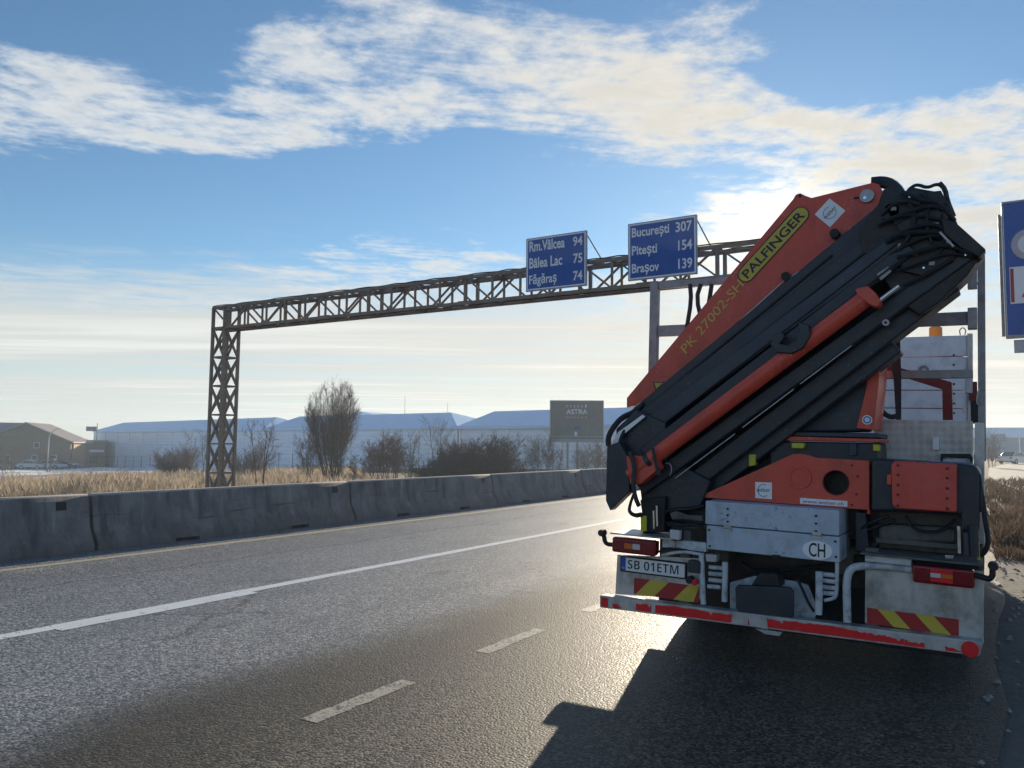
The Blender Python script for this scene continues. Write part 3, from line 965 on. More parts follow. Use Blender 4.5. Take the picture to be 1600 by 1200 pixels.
base = part(plate_with_hole(basep, hole, HR, .25, .29), 'crane_base_plate', ORANGE, bevel=0)
part(MB().ring(hole, HR, HR + .006, .246, .30), 'hole_rim', REDARM, base, bevel=0)
part(MB().cyl((hole[0], .44, hole[1]), (hole[0], .50, hole[1]), .11, n=24), 'hole_back', GREASE, base, bevel=0)
part(MB().ring(capc, .062, .082, .236, .25), 'cap_rim', ORANGE2, base, bevel=.003)
part(MB().cyl((capc[0], .243, capc[1]), (capc[0], .2505, capc[1]), .062, n=28), 'round_cap', ORANGE2, base, bevel=0)
bb = MB().prism([(basep[0][0] + .1, basep[0][1] + .02)] + [(x, z - .03) for x, z in basep[1:-1]] + [(basep[-1][0] - .02, basep[-1][1] + .02)], .51, .95)
part(bb, 'crane_base_body', SLATE)
part(MB().box((.60, .291, 1.16), (.622, .95, 1.52)), 'crane_base_flank', ORANGE, base)
stk = [(-0.158, 1.341), (-0.037, 1.343), (-0.036, 1.222), (-0.157, 1.223)]
st = part(MB().prism(stk, .247, .2495), 'sticker', DECAL_W, base, bevel=0)
sx0, sx1, sz0, sz1 = rect(stk)
lettering('walser', (sx0 + .01, .2455, (sz0 + sz1) / 2 - .012), (1, 0, .03), (0, 0, 1), (sx1 - sx0) * .82, .030, DECAL_K, st)
arc = MB().tube([((sx0 + sx1) / 2 + .04 * math.cos(t), .246, (sz0 + sz1) / 2 + .045 * math.sin(t)) for t in [R(d) for d in range(60, 330, 18)]], .0022, 4)
part(arc, 'emblem_ring', DECAL_K, st, bevel=0)
wb_ = [(0.162, 1.245), (0.481, 1.245), (0.481, 1.205), (0.163, 1.204)]
ws = part(MB().prism(wb_, .247, .2495), 'web_address_strip', DECAL_W, base, bevel=0)
wx0, wx1, wz0, wz1 = rect(wb_)
lettering('www.walser.ch', (wx0 + .02, .2455, wz0 + .008), (1, 0, 0), (0, 0, 1), (wx1 - wx0) * .86, .024, REDARM, ws)
blt = MB()
for q in [(0.509, 1.496), (0.547, 1.422), (0.539, 1.297), (0.510, 1.220)]: blt.cyl((q[0], .243, q[1]), (q[0], .2505, q[1]), .009, n=8)
part(blt, 'base_bolts', REDARM, base, bevel=0)

# turret ring, yellow blocks
part(MB().prism([(-0.106, 1.648), (0.650, 1.658), (0.667, 1.460), (0.183, 1.436), (0.074, 1.430), (-0.080, 1.403)], .40, .92), 'slew_housing', SLATE, bevel=.015)
part(MB().prism([(-0.031, 1.688), (0.673, 1.686), (0.673, 1.663), (-0.031, 1.655)], .38, .90), 'slew_ring', ORANGE)
part(MB().prism([(-0.050, 1.722), (0.666, 1.727), (0.666, 1.691), (-0.050, 1.688)], .395, .90), 'slew_collar', SLATE2, bevel=.01)
for q in ([(0.082, 1.639), (0.164, 1.642), (0.173, 1.623), (0.164, 1.600), (0.083, 1.601)], [(0.634, 1.648), (0.675, 1.645), (0.675, 1.601), (0.634, 1.603)], [(-0.230, 1.542), (-0.178, 1.544), (-0.181, 1.462), (-0.229, 1.450)]):
    part(MB().prism(q, .33, .40), 'yellow_block', YELGREEN)
part(MB().prism([(0.470, 1.648), (0.521, 1.649), (0.521, 1.563), (0.470, 1.561)], .36, .40), 'swivel_pin', SLATE2)

part(MB().prism([(-1.187, 1.116), (-0.646, 1.575), (0.079, 1.650), (0.084, 1.167), (-0.689, 1.028), (-1.162, 0.990)], .54, .62), 'stabiliser_beam', SLATE)

# --- crane column with orange flange
part(MB().prism([(-0.045, 1.714), (0.158, 2.038), (0.327, 2.710), (0.698, 2.688), (0.661, 2.358), (0.561, 1.740)], .50, .88), 'column', SLATE2, bevel=.02)
fl = part(MB().prism([(0.615, 2.359), (0.665, 2.376), (0.654, 2.081), (0.621, 1.750), (0.506, 1.761), (0.565, 2.026)], .46, .90), 'column_flange', ORANGE)
cc = [(0.579, 1.822)][0]
part(MB().cyl((cc[0], .452, cc[1]), (cc[0], .459, cc[1]), .034, n=24), 'round_sticker', DECAL_W, fl, bevel=0)
part(MB().ring(cc, .018, .026, .4495, .4525), 'sticker_print', PLATE_B, fl, bevel=0)

# --- main boom (orange)
boom = part(MB().prism([(-1.279, 1.970), (0.054, 3.498), (0.073, 3.531), (0.105, 3.539), (0.138, 3.517), (0.189, 3.491), (0.615, 3.550), (0.658, 3.529), (0.680, 3.475), (0.659, 3.392), (0.612, 3.323), (0.474, 3.196), (0.347, 3.074), (-0.001, 2.879), (-0.888, 2.102), (-1.185, 1.917), (-1.277, 1.889)], .42, .64), 'main_boom', ORANGE, bevel=.006)
lg = [(0.106, 3.516)][0]
part(MB().cyl((lg[0], .412, lg[1]), (lg[0], .65, lg[1]), .011, n=12), 'boom_lug_eye', BLACK, boom, bevel=0)
pc = [(0.577, 3.450)][0]
part(MB().cyl((pc[0], .395, pc[1]), (pc[0], .67, pc[1]), .050, n=28), 'boom_pin', GALV, boom)
part(MB().cyl((pc[0] - .012, .388, pc[1] - .016), (pc[0] - .012, .396, pc[1] - .016), .012, n=10), 'grease_nipple', CHROME, boom, bevel=0)
part(MB().bar((pc[0] - .09, pc[1] - .002), (pc[0] - .045, pc[1] - .002), .012, .410, .42), 'pin_keeper', BLACK, boom, bevel=0)
# name plate
p0, p1 = [(-0.292, 2.946), (0.108, 3.366)]
d2 = Vector((p1[0] - p0[0], p1[1] - p0[1])).normalized(); n2 = Vector((-d2.y, d2.x))
hw = .062
poly = []
for c, s in ((p1, 1), (p0, -1)):
    for k in range(13):
        t = -math.pi / 2 + math.pi * k / 12
        v = Vector(c) + s * (d2 * math.cos(t) * hw + n2 * math.sin(t) * hw)
        poly.append((v.x, v.y))
npl = part(MB().prism(poly, .416, .4195), 'name_plate', YELLOW, boom, bevel=0)
mid = [(Vector((x, z)) - (Vector(p0) + Vector(p1)) / 2) * .955 + (Vector(p0) + Vector(p1)) / 2 for x, z in poly]
L = math.hypot(p1[0] - p0[0], p1[1] - p0[1])
O = Vector(p0) - d2 * .022 - n2 * .037
lettering('PALFINGER', (O.x, .4145, O.y), (d2.x, 0, d2.y), (n2.x, 0, n2.y), L + .046, .072, DECAL_K, npl, bold=.02)
rim = MB()
P3 = [(x, .4155, z) for x, z in [((v - (Vector(p0) + Vector(p1)) / 2) * 1 + (Vector(p0) + Vector(p1)) / 2) for v in [Vector(q) for q in poly]]]
rim.tube(P3 + [P3[0]], .004, 4)
part(rim, 'plate_border', DECAL_K, npl, bevel=0)
q0, q1 = [(-0.767, 2.329), (-0.306, 2.856)]
dq = Vector((q1[0] - q0[0], q1[1] - q0[1])); Lq = dq.length; dq.normalize(); nq = Vector((-dq.y, dq.x))
lettering('PK 27002-SH', (q0[0], .4155, q0[1]), (dq.x, 0, dq.y), (nq.x, 0, nq.y), Lq, .075, DECAL_Y, boom, shear=.1)
# diamond sticker
dm = [(0.318, 3.468), (0.430, 3.362), (0.324, 3.249), (0.214, 3.359)]
ds = part(MB().prism(dm, .4155, .4195), 'diamond_sticker', DECAL_W, boom, bevel=0)
a, b_, c_, e_ = [Vector(p) for p in dm]
ux = (a - e_).normalized(); uz = (a - b_).normalized()
cen = (a + c_) / 2
O = cen - ux * .055 - uz * .012
lettering('walser', (O.x, .4140, O.y), (ux.x, 0, ux.y), (uz.x, 0, uz.y), .115, .030, REDARM, ds)
part(MB().tube([(cen.x + .045 * math.cos(t), .4145, cen.y + .045 * math.sin(t)) for t in [R(d) for d in range(100, 390, 18)]], .0022, 4), 'emblem_ring', PLATE_B, ds, bevel=0)
# warning triangle
tri = [(-1.047, 2.103), (-0.936, 2.102), (-1.023, 2.034)]
wt = part(MB().prism(tri, .4155, .4195), 'warning_triangle', DECAL_K, boom, bevel=0)
tv = [Vector(p) for p in tri]; tcn = sum(tv, Vector((0, 0))) / 3
part(MB().prism([tuple(tcn + (v - tcn) * .68) for v in tv], .4135, .4152), 'warning_triangle_field', YELLOW, wt, bevel=0)
# pale lower edge of the boom (bare weld seam)
ed = [(-1.184, 0.418, 1.911), (-0.888, 0.418, 2.096), (-0.001, 0.418, 2.874), (0.347, 0.418, 3.069)]
part(MB().tube(ed, .004, 5), 'boom_edge_seam', DECAL_W, boom, bevel=0)
for q in [(0.022, 2.891), (0.365, 3.184)]: part(MB().cyl((q[0], .34, q[1]), (q[0], .44, q[1]), .034, n=16), 'roller', BLACK, boom)

# --- folded outer boom: black telescopic sections
for i, (pa, pb, w, y0, y1, mt) in enumerate((
        (*[(-1.127, 1.807), (0.772, 3.323)], .150, .27, .415, SLATE),
        (*[(-1.161, 1.701), (0.914, 3.263)], .135, .20, .405, SLATE),
        (*[(-1.180, 1.586), (0.948, 3.143)], .120, .155, .40, SLATE2),
        (*[(-1.004, 1.511), (0.894, 2.987)], .105, .12, .38, SLATE))):
    part(MB().bar(pa, pb, w, y0, y1), 'telescopic_section', mt, bevel=.014)
# rails and hose channels along the sections
for pa, pb, w, y0, y1, mt in (
        (*[(-1.068, 1.863), (0.366, 3.005)], .016, .255, .272, BLACK), (*[(-1.058, 1.723), (0.772, 3.124)], .012, .186, .202, BLACK),
        (*[(-1.035, 1.611), (0.895, 3.090)], .010, .143, .158, GREASE), (*[(-0.914, 1.535), (0.878, 2.936)], .014, .104, .122, BLACK)):
    part(MB().bar(pa, pb, w, y0, y1), 'section_rail', mt, bevel=.003)
for q, y in (([(-0.705, 1.808)], .262), ([(-0.372, 2.062)], .262), ([(-0.023, 2.350)], .262), ([(-0.565, 1.868)], .19), ([(-0.183, 2.165)], .19), ([(0.350, 2.584)], .19), ([(0.599, 2.785)], .148), ([(-0.417, 1.870)], .148), ([(-0.044, 2.154)], .115), ([(0.393, 2.500)], .115)):
    wp = part(MB().box((q[0][0] - .03, y - .006, q[0][1] - .02), (q[0][0] + .03, y + .02, q[0][1] + .02)), 'wear_pad', GREASE, bevel=.004)
    for dx in (-.018, .018):
        part(MB().cyl((q[0][0] + dx, y - .011, q[0][1]), (q[0][0] + dx, y - .006, q[0][1]), .006, n=6), 'bolt', GALV, wp, bevel=0)
# lower black booms
for pa, pb, w, y0, y1, mt in ((*[(-1.042, 1.235), (1.219, 2.920)], .110, .16, .42, SLATE), (*[(-0.893, 1.109), (1.134, 2.752)], .130, .26, .50, SLATE), (*[(-0.709, 1.129), (0.776, 2.343)], .115, .34, .56, SLATE)):
    part(MB().bar(pa, pb, w, y0, y1), 'lower_boom_section', mt, bevel=.014)
for pa, pb in ([(-0.743, 1.340), (-0.288, 1.692)], [(-0.232, 1.741), (0.131, 2.025)], [(0.175, 2.062), (0.515, 2.328)]):
    part(MB().bar(pa, pb, .006, .152, .160), 'bare_metal_edge', GALV, bevel=0)
bt = [(0.735, 2.478)][0]
part(MB().cyl((bt[0], .135, bt[1]), (bt[0], .165, bt[1]), .022, n=16), 'pin_washer', GALV, bevel=0)
part(MB().cyl((bt[0], .128, bt[1]), (bt[0], .136, bt[1]), .009, n=12), 'pin_bolt', BLACK, bevel=0)
# orange lift cylinder with lug, rod and base
ca, cb = [(-1.085, 0.070, 1.348), (0.615, 0.070, 2.637)]
cy = part(MB().cyl(ca, cb, .060, n=28), 'lift_cylinder', ORANGE, bevel=.006)
part(MB().cyl(*[(-0.938, 0.070, 1.455), (-0.907, 0.070, 1.478)], .068, n=28), 'cylinder_gland', SLATE, cy, bevel=.004)
part(MB().prism([(0.561, 2.698), (0.637, 2.715), (0.685, 2.668), (0.721, 2.601), (0.701, 2.567), (0.662, 2.578), (0.614, 2.616), (0.573, 2.654)], .0, .13), 'cylinder_lug', ORANGE, cy, bevel=.008)
part(MB().cyl(*[(0.703, 0.070, 2.619), (0.824, 0.070, 2.711)], .014, n=14), 'piston_rod', CHROME, cy, bevel=0)
part(MB().prism([(-1.111, 1.497), (-0.983, 1.503), (-0.857, 1.488), (-0.824, 1.412), (-0.977, 1.281), (-1.062, 1.276)], .02, .14), 'cylinder_base', ORANGE, cy, bevel=.01)
# hook-shaped clamp around the cylinder
part(MB().prism([(0.193, 2.488), (0.262, 2.463), (0.276, 2.390), (0.225, 2.302), (0.152, 2.263), (0.047, 2.275), (0.001, 2.336), (0.023, 2.400), (0.080, 2.429), (0.103, 2.387), (0.068, 2.338), (0.143, 2.323), (0.190, 2.375), (0.202, 2.420)], -.015, .06), 'cylinder_clamp', SLATE, bevel=.008)
# dark web plate that closes the folded stack
part(MB().prism([(-1.171, 1.823), (0.764, 3.352), (1.166, 2.921), (0.765, 2.539), (-0.667, 1.243), (-1.099, 1.163)], .44, .50), 'boom_web', GREASE)
# boom-end plate at lower left, hoses, straps, hook
part(MB().prism([(-1.266, 1.567), (-1.162, 1.605), (-1.089, 1.498), (-1.061, 1.222), (-1.225, 1.061), (-1.265, 1.138)], .02, .12), 'boom_end_plate', SLATE, bevel=.008)
part(MB().prism([(-1.246, 1.707), (-1.073, 1.863), (-0.825, 1.767), (-0.819, 1.469), (-1.110, 1.345), (-1.223, 1.451)], .14, .36), 'boom_end_bracket', SLATE, bevel=.012)
part(MB().tube([(-1.053, 0.300, 1.933), (-1.128, 0.220, 1.840), (-1.201, 0.160, 1.801), (-1.251, 0.100, 1.716), (-1.284, 0.080, 1.633), (-1.277, 0.080, 1.567)], .024, 8, 2), 'hydraulic_hose', BLACK, bevel=0)
part(MB().tube([(-0.989, 0.280, 1.912), (-1.077, 0.180, 1.804), (-1.149, 0.120, 1.719), (-1.183, 0.080, 1.605), (-1.173, 0.060, 1.545)], .016, 8, 2), 'hydraulic_hose', BLACK, bevel=0)
part(MB().prism([(-1.248, 1.603), (-1.205, 1.681), (-1.002, 1.822), (-0.980, 1.808), (-1.182, 1.646), (-1.219, 1.574)], .10, .106), 'white_label_strip', DECAL_W, bevel=0)
part(MB().tube([(-1.056, -0.010, 1.529), (-1.011, -0.010, 1.423), (-1.024, -0.010, 1.304), (-1.009, 0.000, 1.187), (-0.996, 0.050, 1.116)], .018, 8, 2), 'retaining_strap', STRAP, bevel=0)
part(MB().tube([(-0.864, -0.020, 1.566), (-0.841, -0.020, 1.460), (-0.815, 0.000, 1.364)], .014, 8, 1), 'retaining_strap', STRAP, bevel=0)
part(MB().tube([(-1.054, 0.080, 1.200), (-1.084, 0.080, 1.108), (-1.088, 0.080, 1.058), (-1.047, 0.100, 1.030), (-1.010, 0.140, 1.040)], [.010, .020], 8, 2), 'load_hook', GREASE, bevel=0)
part(MB().tube([(-0.804, 0.100, 1.451), (-0.768, 0.100, 1.452), (-0.751, 0.100, 1.409), (-0.766, 0.100, 1.359)], .004, 5, 2), 'wire_clip', GALV, bevel=0)
# dense fittings where the folded arm ends
part(MB().prism([(-1.071, 1.294), (-0.744, 1.452), (-0.488, 1.328), (-0.536, 1.208), (-0.565, 1.128), (-1.033, 1.053)], .22, .55), 'stabiliser_arm', SLATE, bevel=.012)

# --- knuckle at the top right
knu = part(MB().prism([(0.679, 3.321), (0.708, 3.417), (0.760, 3.437), (0.832, 3.374), (0.880, 3.416), (0.973, 3.382), (1.065, 3.352), (1.118, 3.266), (1.166, 3.114), (1.315, 2.928), (1.220, 2.775), (1.049, 2.598), (0.935, 2.527), (0.810, 2.630), (0.697, 2.815), (0.599, 2.958), (0.548, 3.145)], .18, .44), 'knuckle', GREASE, bevel=.012)
arcp = [(0.597, 0.500, 3.571), (0.666, 0.500, 3.570), (0.725, 0.500, 3.543), (0.776, 0.500, 3.479), (0.802, 0.500, 3.391)]
part(MB().tube(arcp, .045, 8, 1), 'knuckle_link', SLATE, knu, bevel=0)
for q, r in zip([(0.757, 3.247), (0.984, 3.002)], (.062, .038)):
    part(MB().cyl((q[0], .150, q[1]), (q[0], .19, q[1]), r, n=20), 'knuckle_boss', GREASE, knu)
for q, y0 in (([(0.717, 3.288), (0.836, 3.353), (0.953, 3.303), (0.922, 3.210), (0.789, 3.146)], .150), ([(0.797, 3.145), (0.999, 3.253), (1.127, 3.177), (1.067, 3.072), (0.876, 2.995)], .132), ([(0.781, 2.969), (0.953, 3.040), (1.178, 2.975), (1.141, 2.867), (0.984, 2.777), (0.845, 2.823)], .142), ([(0.938, 3.357), (1.067, 3.358), (1.105, 3.257), (1.014, 3.243)], .160)):
    part(MB().prism(q, y0, .182), 'knuckle_plate', GREASE, knu, bevel=.006)
part(MB().tube([(0.846, 0.200, 3.368), (0.886, 0.200, 3.417), (0.925, 0.200, 3.429), (0.983, 0.200, 3.395), (1.041, 0.200, 3.418), (1.079, 0.200, 3.390), (1.102, 0.200, 3.326), (1.071, 0.200, 3.304)], .012, 8, 2), 'shackle', GREASE, knu, bevel=0)
part(MB().tube([(1.055, 0.220, 3.426), (1.089, 0.220, 3.377), (1.101, 0.220, 3.297), (1.138, 0.220, 3.187)], .016, 8, 1), 'hydraulic_hose', BLACK, knu, bevel=0)
for pts in ([(0.739, 0.120, 3.177), (0.879, 0.100, 3.222), (1.013, 0.100, 3.250), (1.120, 0.130, 3.201)], [(0.769, 0.110, 3.052), (0.919, 0.090, 3.119), (1.054, 0.100, 3.115), (1.179, 0.130, 3.015)], [(0.808, 0.110, 2.916), (0.957, 0.090, 2.942), (1.092, 0.100, 2.983), (1.251, 0.130, 2.898)], [(0.835, 0.150, 3.374), (0.955, 0.110, 3.294), (1.069, 0.110, 3.254), (1.149, 0.140, 3.136)]):
    part(MB().tube(pts, .014, 8, 2), 'hydraulic_hose', BLACK, knu, bevel=0)
for i, pts in enumerate(([(0.709, 0.140, 3.226), (0.779, 0.120, 3.293), (0.870, 0.110, 3.296), (0.970, 0.120, 3.251)], [(0.684, 0.150, 3.160), (0.800, 0.110, 3.208), (0.956, 0.100, 3.187), (1.098, 0.130, 3.135), (1.193, 0.150, 3.035)], [(0.735, 0.130, 3.033), (0.840, 0.100, 3.078), (0.980, 0.090, 3.069), (1.142, 0.130, 3.044)],
                         [(0.759, 0.130, 2.942), (0.895, 0.100, 3.011), (1.024, 0.100, 3.050), (1.164, 0.140, 3.010)], [(0.799, 0.130, 2.824), (0.956, 0.100, 2.866), (1.106, 0.110, 2.924), (1.272, 0.150, 2.883)], [(0.846, 0.130, 2.724), (0.978, 0.110, 2.780), (1.134, 0.130, 2.883)], [(0.817, 0.170, 3.346), (0.892, 0.130, 3.281), (0.917, 0.110, 3.177), (0.886, 0.110, 3.058), (0.815, 0.120, 2.962)],
                         [(0.974, 0.170, 3.361), (1.000, 0.120, 3.256), (0.979, 0.100, 3.132), (1.016, 0.110, 2.992)], [(1.088, 0.170, 3.276), (1.068, 0.130, 3.164), (1.099, 0.110, 3.018), (1.060, 0.130, 2.915)])):
    part(MB().tube(pts, (.009, .012, .016, .010)[i % 4], 8, 2), 'hydraulic_hose', BLACK, knu, bevel=0)
for q, y in zip([(0.782, 3.260), (0.938, 3.188), (1.038, 3.116), (0.830, 2.998), (1.112, 2.996), (0.915, 2.937), (1.015, 2.859)], (.13, .11, .11, .11, .12, .12, .12)):
    part(MB().box((q[0] - .018, y, q[1] - .014), (q[0] + .018, y + .05, q[1] + .014)), 'hose_fitting', RUSTST, knu, bevel=.004)
part(MB().prism([(1.070, 3.154), (1.151, 3.119), (1.327, 2.916), (1.288, 2.869), (1.180, 2.946), (1.092, 3.040)], .09, .19), 'extension_head', GREASE, knu, bevel=.01)
part(MB().bar(*[(1.064, 3.056), (1.145, 2.950)], .014, .075, .09), 'worn_guide', GALV, knu, bevel=.002)
part(MB().prism([(0.681, 2.812), (0.753, 2.859), (0.773, 2.822), (0.706, 2.766)], .11, .13), 'type_plate', RUSTST, knu, bevel=0)
part(MB().tube([(1.242, 0.200, 2.913), (1.264, 0.200, 2.852), (1.300, 0.200, 2.883), (1.300, 0.200, 2.925)], .008, 6, 2), 'end_shackle', GREASE, knu, bevel=0)
hl = MB()
for q in [(0.881, 3.329), (0.807, 2.883), (0.966, 2.835), (1.208, 2.900), (1.105, 2.858)]: hl.cyl((q[0], .126, q[1]), (q[0], .1795, q[1]), .007, n=8)
part(hl, 'sky_gap_spots', CHROME, knu, bevel=0)  # bright spots standing in for sky showing through gaps in the fittings

# --- right-hand tool side: black housing with orange riveted cover
part(MB().prism([(0.640, 1.551), (1.174, 1.541), (1.260, 1.529), (1.285, 1.489), (1.283, 1.107), (1.173, 1.097), (1.173, 1.204), (0.752, 1.196), (0.641, 1.187)], .20, .62), 'control_housing', SLATE, bevel=.02)
cov = part(MB().prism([(0.788, 1.541), (1.157, 1.537), (1.156, 1.224), (0.801, 1.222), (0.777, 1.246), (0.769, 1.510)], .14, .198), 'riveted_cover', ORANGE2, bevel=.012)
rv = MB()
for q in [(0.812, 1.512), (0.812, 1.448), (0.812, 1.380), (0.812, 1.316), (0.812, 1.244), (1.102, 1.505), (1.102, 1.443), (1.102, 1.377), (1.102, 1.311), (1.102, 1.245)]: rv.cyl((q[0], .134, q[1]), (q[0], .142, q[1]), .010, n=8)
part(rv, 'cover_rivets', REDARM, cov, bevel=0)
part(MB().prism([(0.743, 1.444), (0.771, 1.450), (0.771, 1.381), (0.744, 1.379)], .15, .19), 'cover_latch', ORANGE, cov, bevel=.003)
part(MB().box((.66, .45, .92), (1.22, .50, 1.20)), 'muddy_panel', MUDGREY, bevel=.006)
part(MB().box((.66, .30, .97), (1.22, .44, 1.005)), 'pipe_shelf', MUDGREY)
part(MB().prism([(0.672, 1.101), (1.130, 1.115), (1.130, 1.006), (0.673, 0.978)], .30, .42), 'spare_pipe', MUDGREY, bevel=.03)
part(MB().cyl(*[(1.167, 0.120, 1.141), (1.171, 0.120, 0.971)], .012, n=12), 'chrome_strut', CHROME, bevel=0)
part(MB().cyl(*[(1.202, 0.150, 1.101), (1.209, 0.150, 0.955)], .026, n=14), 'stabiliser_leg', SLATE2, bevel=0)
part(MB().cyl(*[(1.245, 0.150, 1.153), (1.251, 0.150, 0.952)], .030, n=14), 'stabiliser_leg', SLATE, bevel=0)
part(MB().tube([(1.283, 0.250, 1.396), (1.300, 0.250, 1.294), (1.314, 0.220, 1.174), (1.332, 0.200, 1.056), (1.314, 0.200, 0.985), (1.278, 0.200, 0.957)], .016, 8, 2), 'hydraulic_hose', BLACK, bevel=0)
part(MB().tube([(1.276, 0.220, 1.479), (1.287, 0.220, 1.430), (1.283, 0.220, 1.336), (1.293, 0.220, 1.234)], .012, 8, 1), 'hydraulic_hose', BLACK, bevel=0)
part(MB().prism([(1.265, 1.037), (1.282, 1.039), (1.285, 0.909), (1.268, 0.907)], .18, .22), 'yellow_strip', YELGREEN)
for pts in ([(0.561, 0.300, 1.172), (0.591, 0.300, 1.041), (0.675, 0.280, 1.085), (0.784, 0.300, 1.137)], [(0.541, 0.300, 1.037), (0.636, 0.260, 1.114), (0.747, 0.280, 1.161)], [(0.846, 0.280, 1.169), (0.907, 0.240, 1.075), (1.058, 0.260, 1.078), (1.138, 0.300, 1.166)]):
    part(MB().tube(pts, .011, 7, 2), 'hydraulic_hose', BLACK, bevel=0)
part(MB().prism([(0.531, 1.171), (0.593, 1.167), (0.618, 0.905), (0.532, 0.896)], .28, .8), 'inner_frame', SLATE)

# --- left side under the boom: stabiliser column, brackets
part(MB().prism([(-1.024, 1.159), (-0.824, 1.193), (-0.828, 0.917), (-1.007, 0.896)], .16, .34), 'stabiliser_column', BLACK, bevel=.008)
part(MB().prism([(-1.017, 1.030), (-0.969, 1.034), (-0.966, 0.916), (-1.014, 0.906)], .145, .158), 'yellow_strip', YELGREEN, bevel=0)
for q in ([(-0.902, 0.120, 1.080), (-0.894, 0.120, 0.943)], [(-0.877, 0.120, 1.121), (-0.868, 0.120, 0.964)]): part(MB().cyl(*q, .009, n=10), 'chrome_strut', CHROME, bevel=0)
fb = [(-0.794, 1.064), (-0.743, 1.088), (-0.661, 1.065), (-0.531, 1.066), (-0.530, 1.027), (-0.681, 1.029), (-0.773, 1.017)]
part(MB().prism(fb, .18, .22), 'drilled_bracket', MUDGREY)
part(MB().box((-.95, .36, .97), (-.45, .40, 1.17)), 'inner_frame', SLATE)
part(MB().box((-.98, .22, .96), (-.47, .34, .99)), 'pipe_shelf', MUDGREY)
part(MB().tube([(-0.858, 0.200, 0.994), (-0.720, 0.180, 0.972), (-0.601, 0.200, 1.001), (-0.525, 0.200, 0.968)], .012, 7, 2), 'hydraulic_hose', BLACK, bevel=0)
part(MB().tube([(-0.885, 0.200, 1.036), (-0.774, 0.180, 1.100), (-0.653, 0.200, 1.103), (-0.541, 0.240, 1.139)], .014, 7, 2), 'hydraulic_hose', BLACK, bevel=0)

# --- white steel chest
cx0, cx1, cz0, czm, cz1 = -.470, .460, .838, 1.015, 1.192
part(MB().box((cx0, .05, czm + .003), (cx1, .66, cz1)), 'chest_lid', WHITE, bevel=.008)
ch = part(MB().box((cx0 + .012, .05, cz0), (cx1 + .004, .66, czm - .003)), 'chest_body', WHITE, bevel=.008)
rv = MB()
for q in [(-0.303, 1.144), (-0.302, 1.098), (-0.301, 1.052), (0.310, 1.142), (0.311, 1.090), (0.311, 1.038), (-0.438, 0.979), (-0.431, 0.863), (0.436, 0.980), (0.441, 0.877)]: rv.cyl((q[0], .043, q[1]), (q[0], .0505, q[1]), .008, n=8)
part(rv, 'chest_rivets', BLACK, ch, bevel=0)
for q in ([(-0.327, 1.027), (-0.275, 1.027), (-0.274, 0.981), (-0.326, 0.981)], [(0.288, 1.032), (0.346, 1.033), (0.346, 0.989), (0.288, 0.988)]):
    x0, x1, z0, z1 = rect(q)
    hg = part(MB().box((x0, .040, z0), (x1, .0495, z1)), 'hinge', ALU, ch, bevel=.002)
    part(MB().cyl((x0 - .004, .038, (z0 + z1) / 2), (x1 + .004, .038, (z0 + z1) / 2), .006, n=8), 'hinge_pin', GALV, hg, bevel=0)
oc = [(0.321, 0.908)][0]
ovp = [(oc[0] + .098 * math.cos(2 * math.pi * k / 32), oc[1] + .064 * math.sin(2 * math.pi * k / 32)) for k in range(32)]
ov = part(MB().prism(ovp, .0465, .0495), 'country_oval', DECAL_W, ch, bevel=0)
lettering('CH', (oc[0] - .056, .0455, oc[1] - .046), (1, 0, 0), (0, 0, 1), .108, .096, DECAL_K, ov, bold=.012)
nt = MB().prism([(0.022, 0.849), (0.075, 0.850), (0.053, 0.817)], .03, .06)
part(nt, 'chest_catch', BLACK, bevel=0)

# --- rear light bars, panels, lamps
def lamp(x0, x1, z0, z1, bright, flip):
    o = part(MB().box((x0, .015, z0), (x1, .09, z1)), 'tail_lamp', LAMPRED, bevel=.018)
    w = x1 - x0
    part(MB().box((x0 + .01, .091, z0 + .01), (x1 - .01, .125, z1 - .01)), 'lamp_housing', BLACK, o)
    a = x0 + w * .30; e = x0 + w * .66
    zt, zb = z1 - .018, z0 + .018
    if bright:
        part(MB().box((a, .009, zt - .022), (e, .0148, zt)), 'stop_lens', LAMPBRI, o, bevel=.002)
        part(MB().box((a, .009, zb), (e, .0148, zb + .026)), 'fog_lens', LAMPBRI, o, bevel=.002)
        part(MB().box((a, .009, zb + .028), (a + (e - a) * .46, .0148, zt - .024)), 'reversing_lens', LAMPCLR, o, bevel=.002)
        part(MB().box((a + (e - a) * .48, .009, zb + .028), (e, .0148, zt - .024)), 'indicator_lens', LAMPORG, o, bevel=.002)
    else:
        part(MB().box((a, .009, zb + .02), (a + (e - a) * .50, .0148, zt - .02)), 'indicator_lens', LAMPORG, o, bevel=.002)
        part(MB().box((a + (e - a) * .52, .009, zb + .02), (e, .0148, zt - .02)), 'reversing_lens', LAMPCLR, o, bevel=.002)
    return o


lamp(-1.202, -.840, .744, .862, False, False)
lamp(.908, 1.258, .768, .884, True, True)
part(MB().prism([(-1.189, 0.716), (-0.510, 0.758), (-0.510, 0.456), (-1.198, 0.405)], .10, .115), 'rear_panel', ALU, bevel=.002)
rp = part(MB().prism([(0.619, 0.871), (1.308, 0.873), (1.302, 0.445), (0.617, 0.454)], .10, .115), 'rear_panel', ALU, bevel=.002)
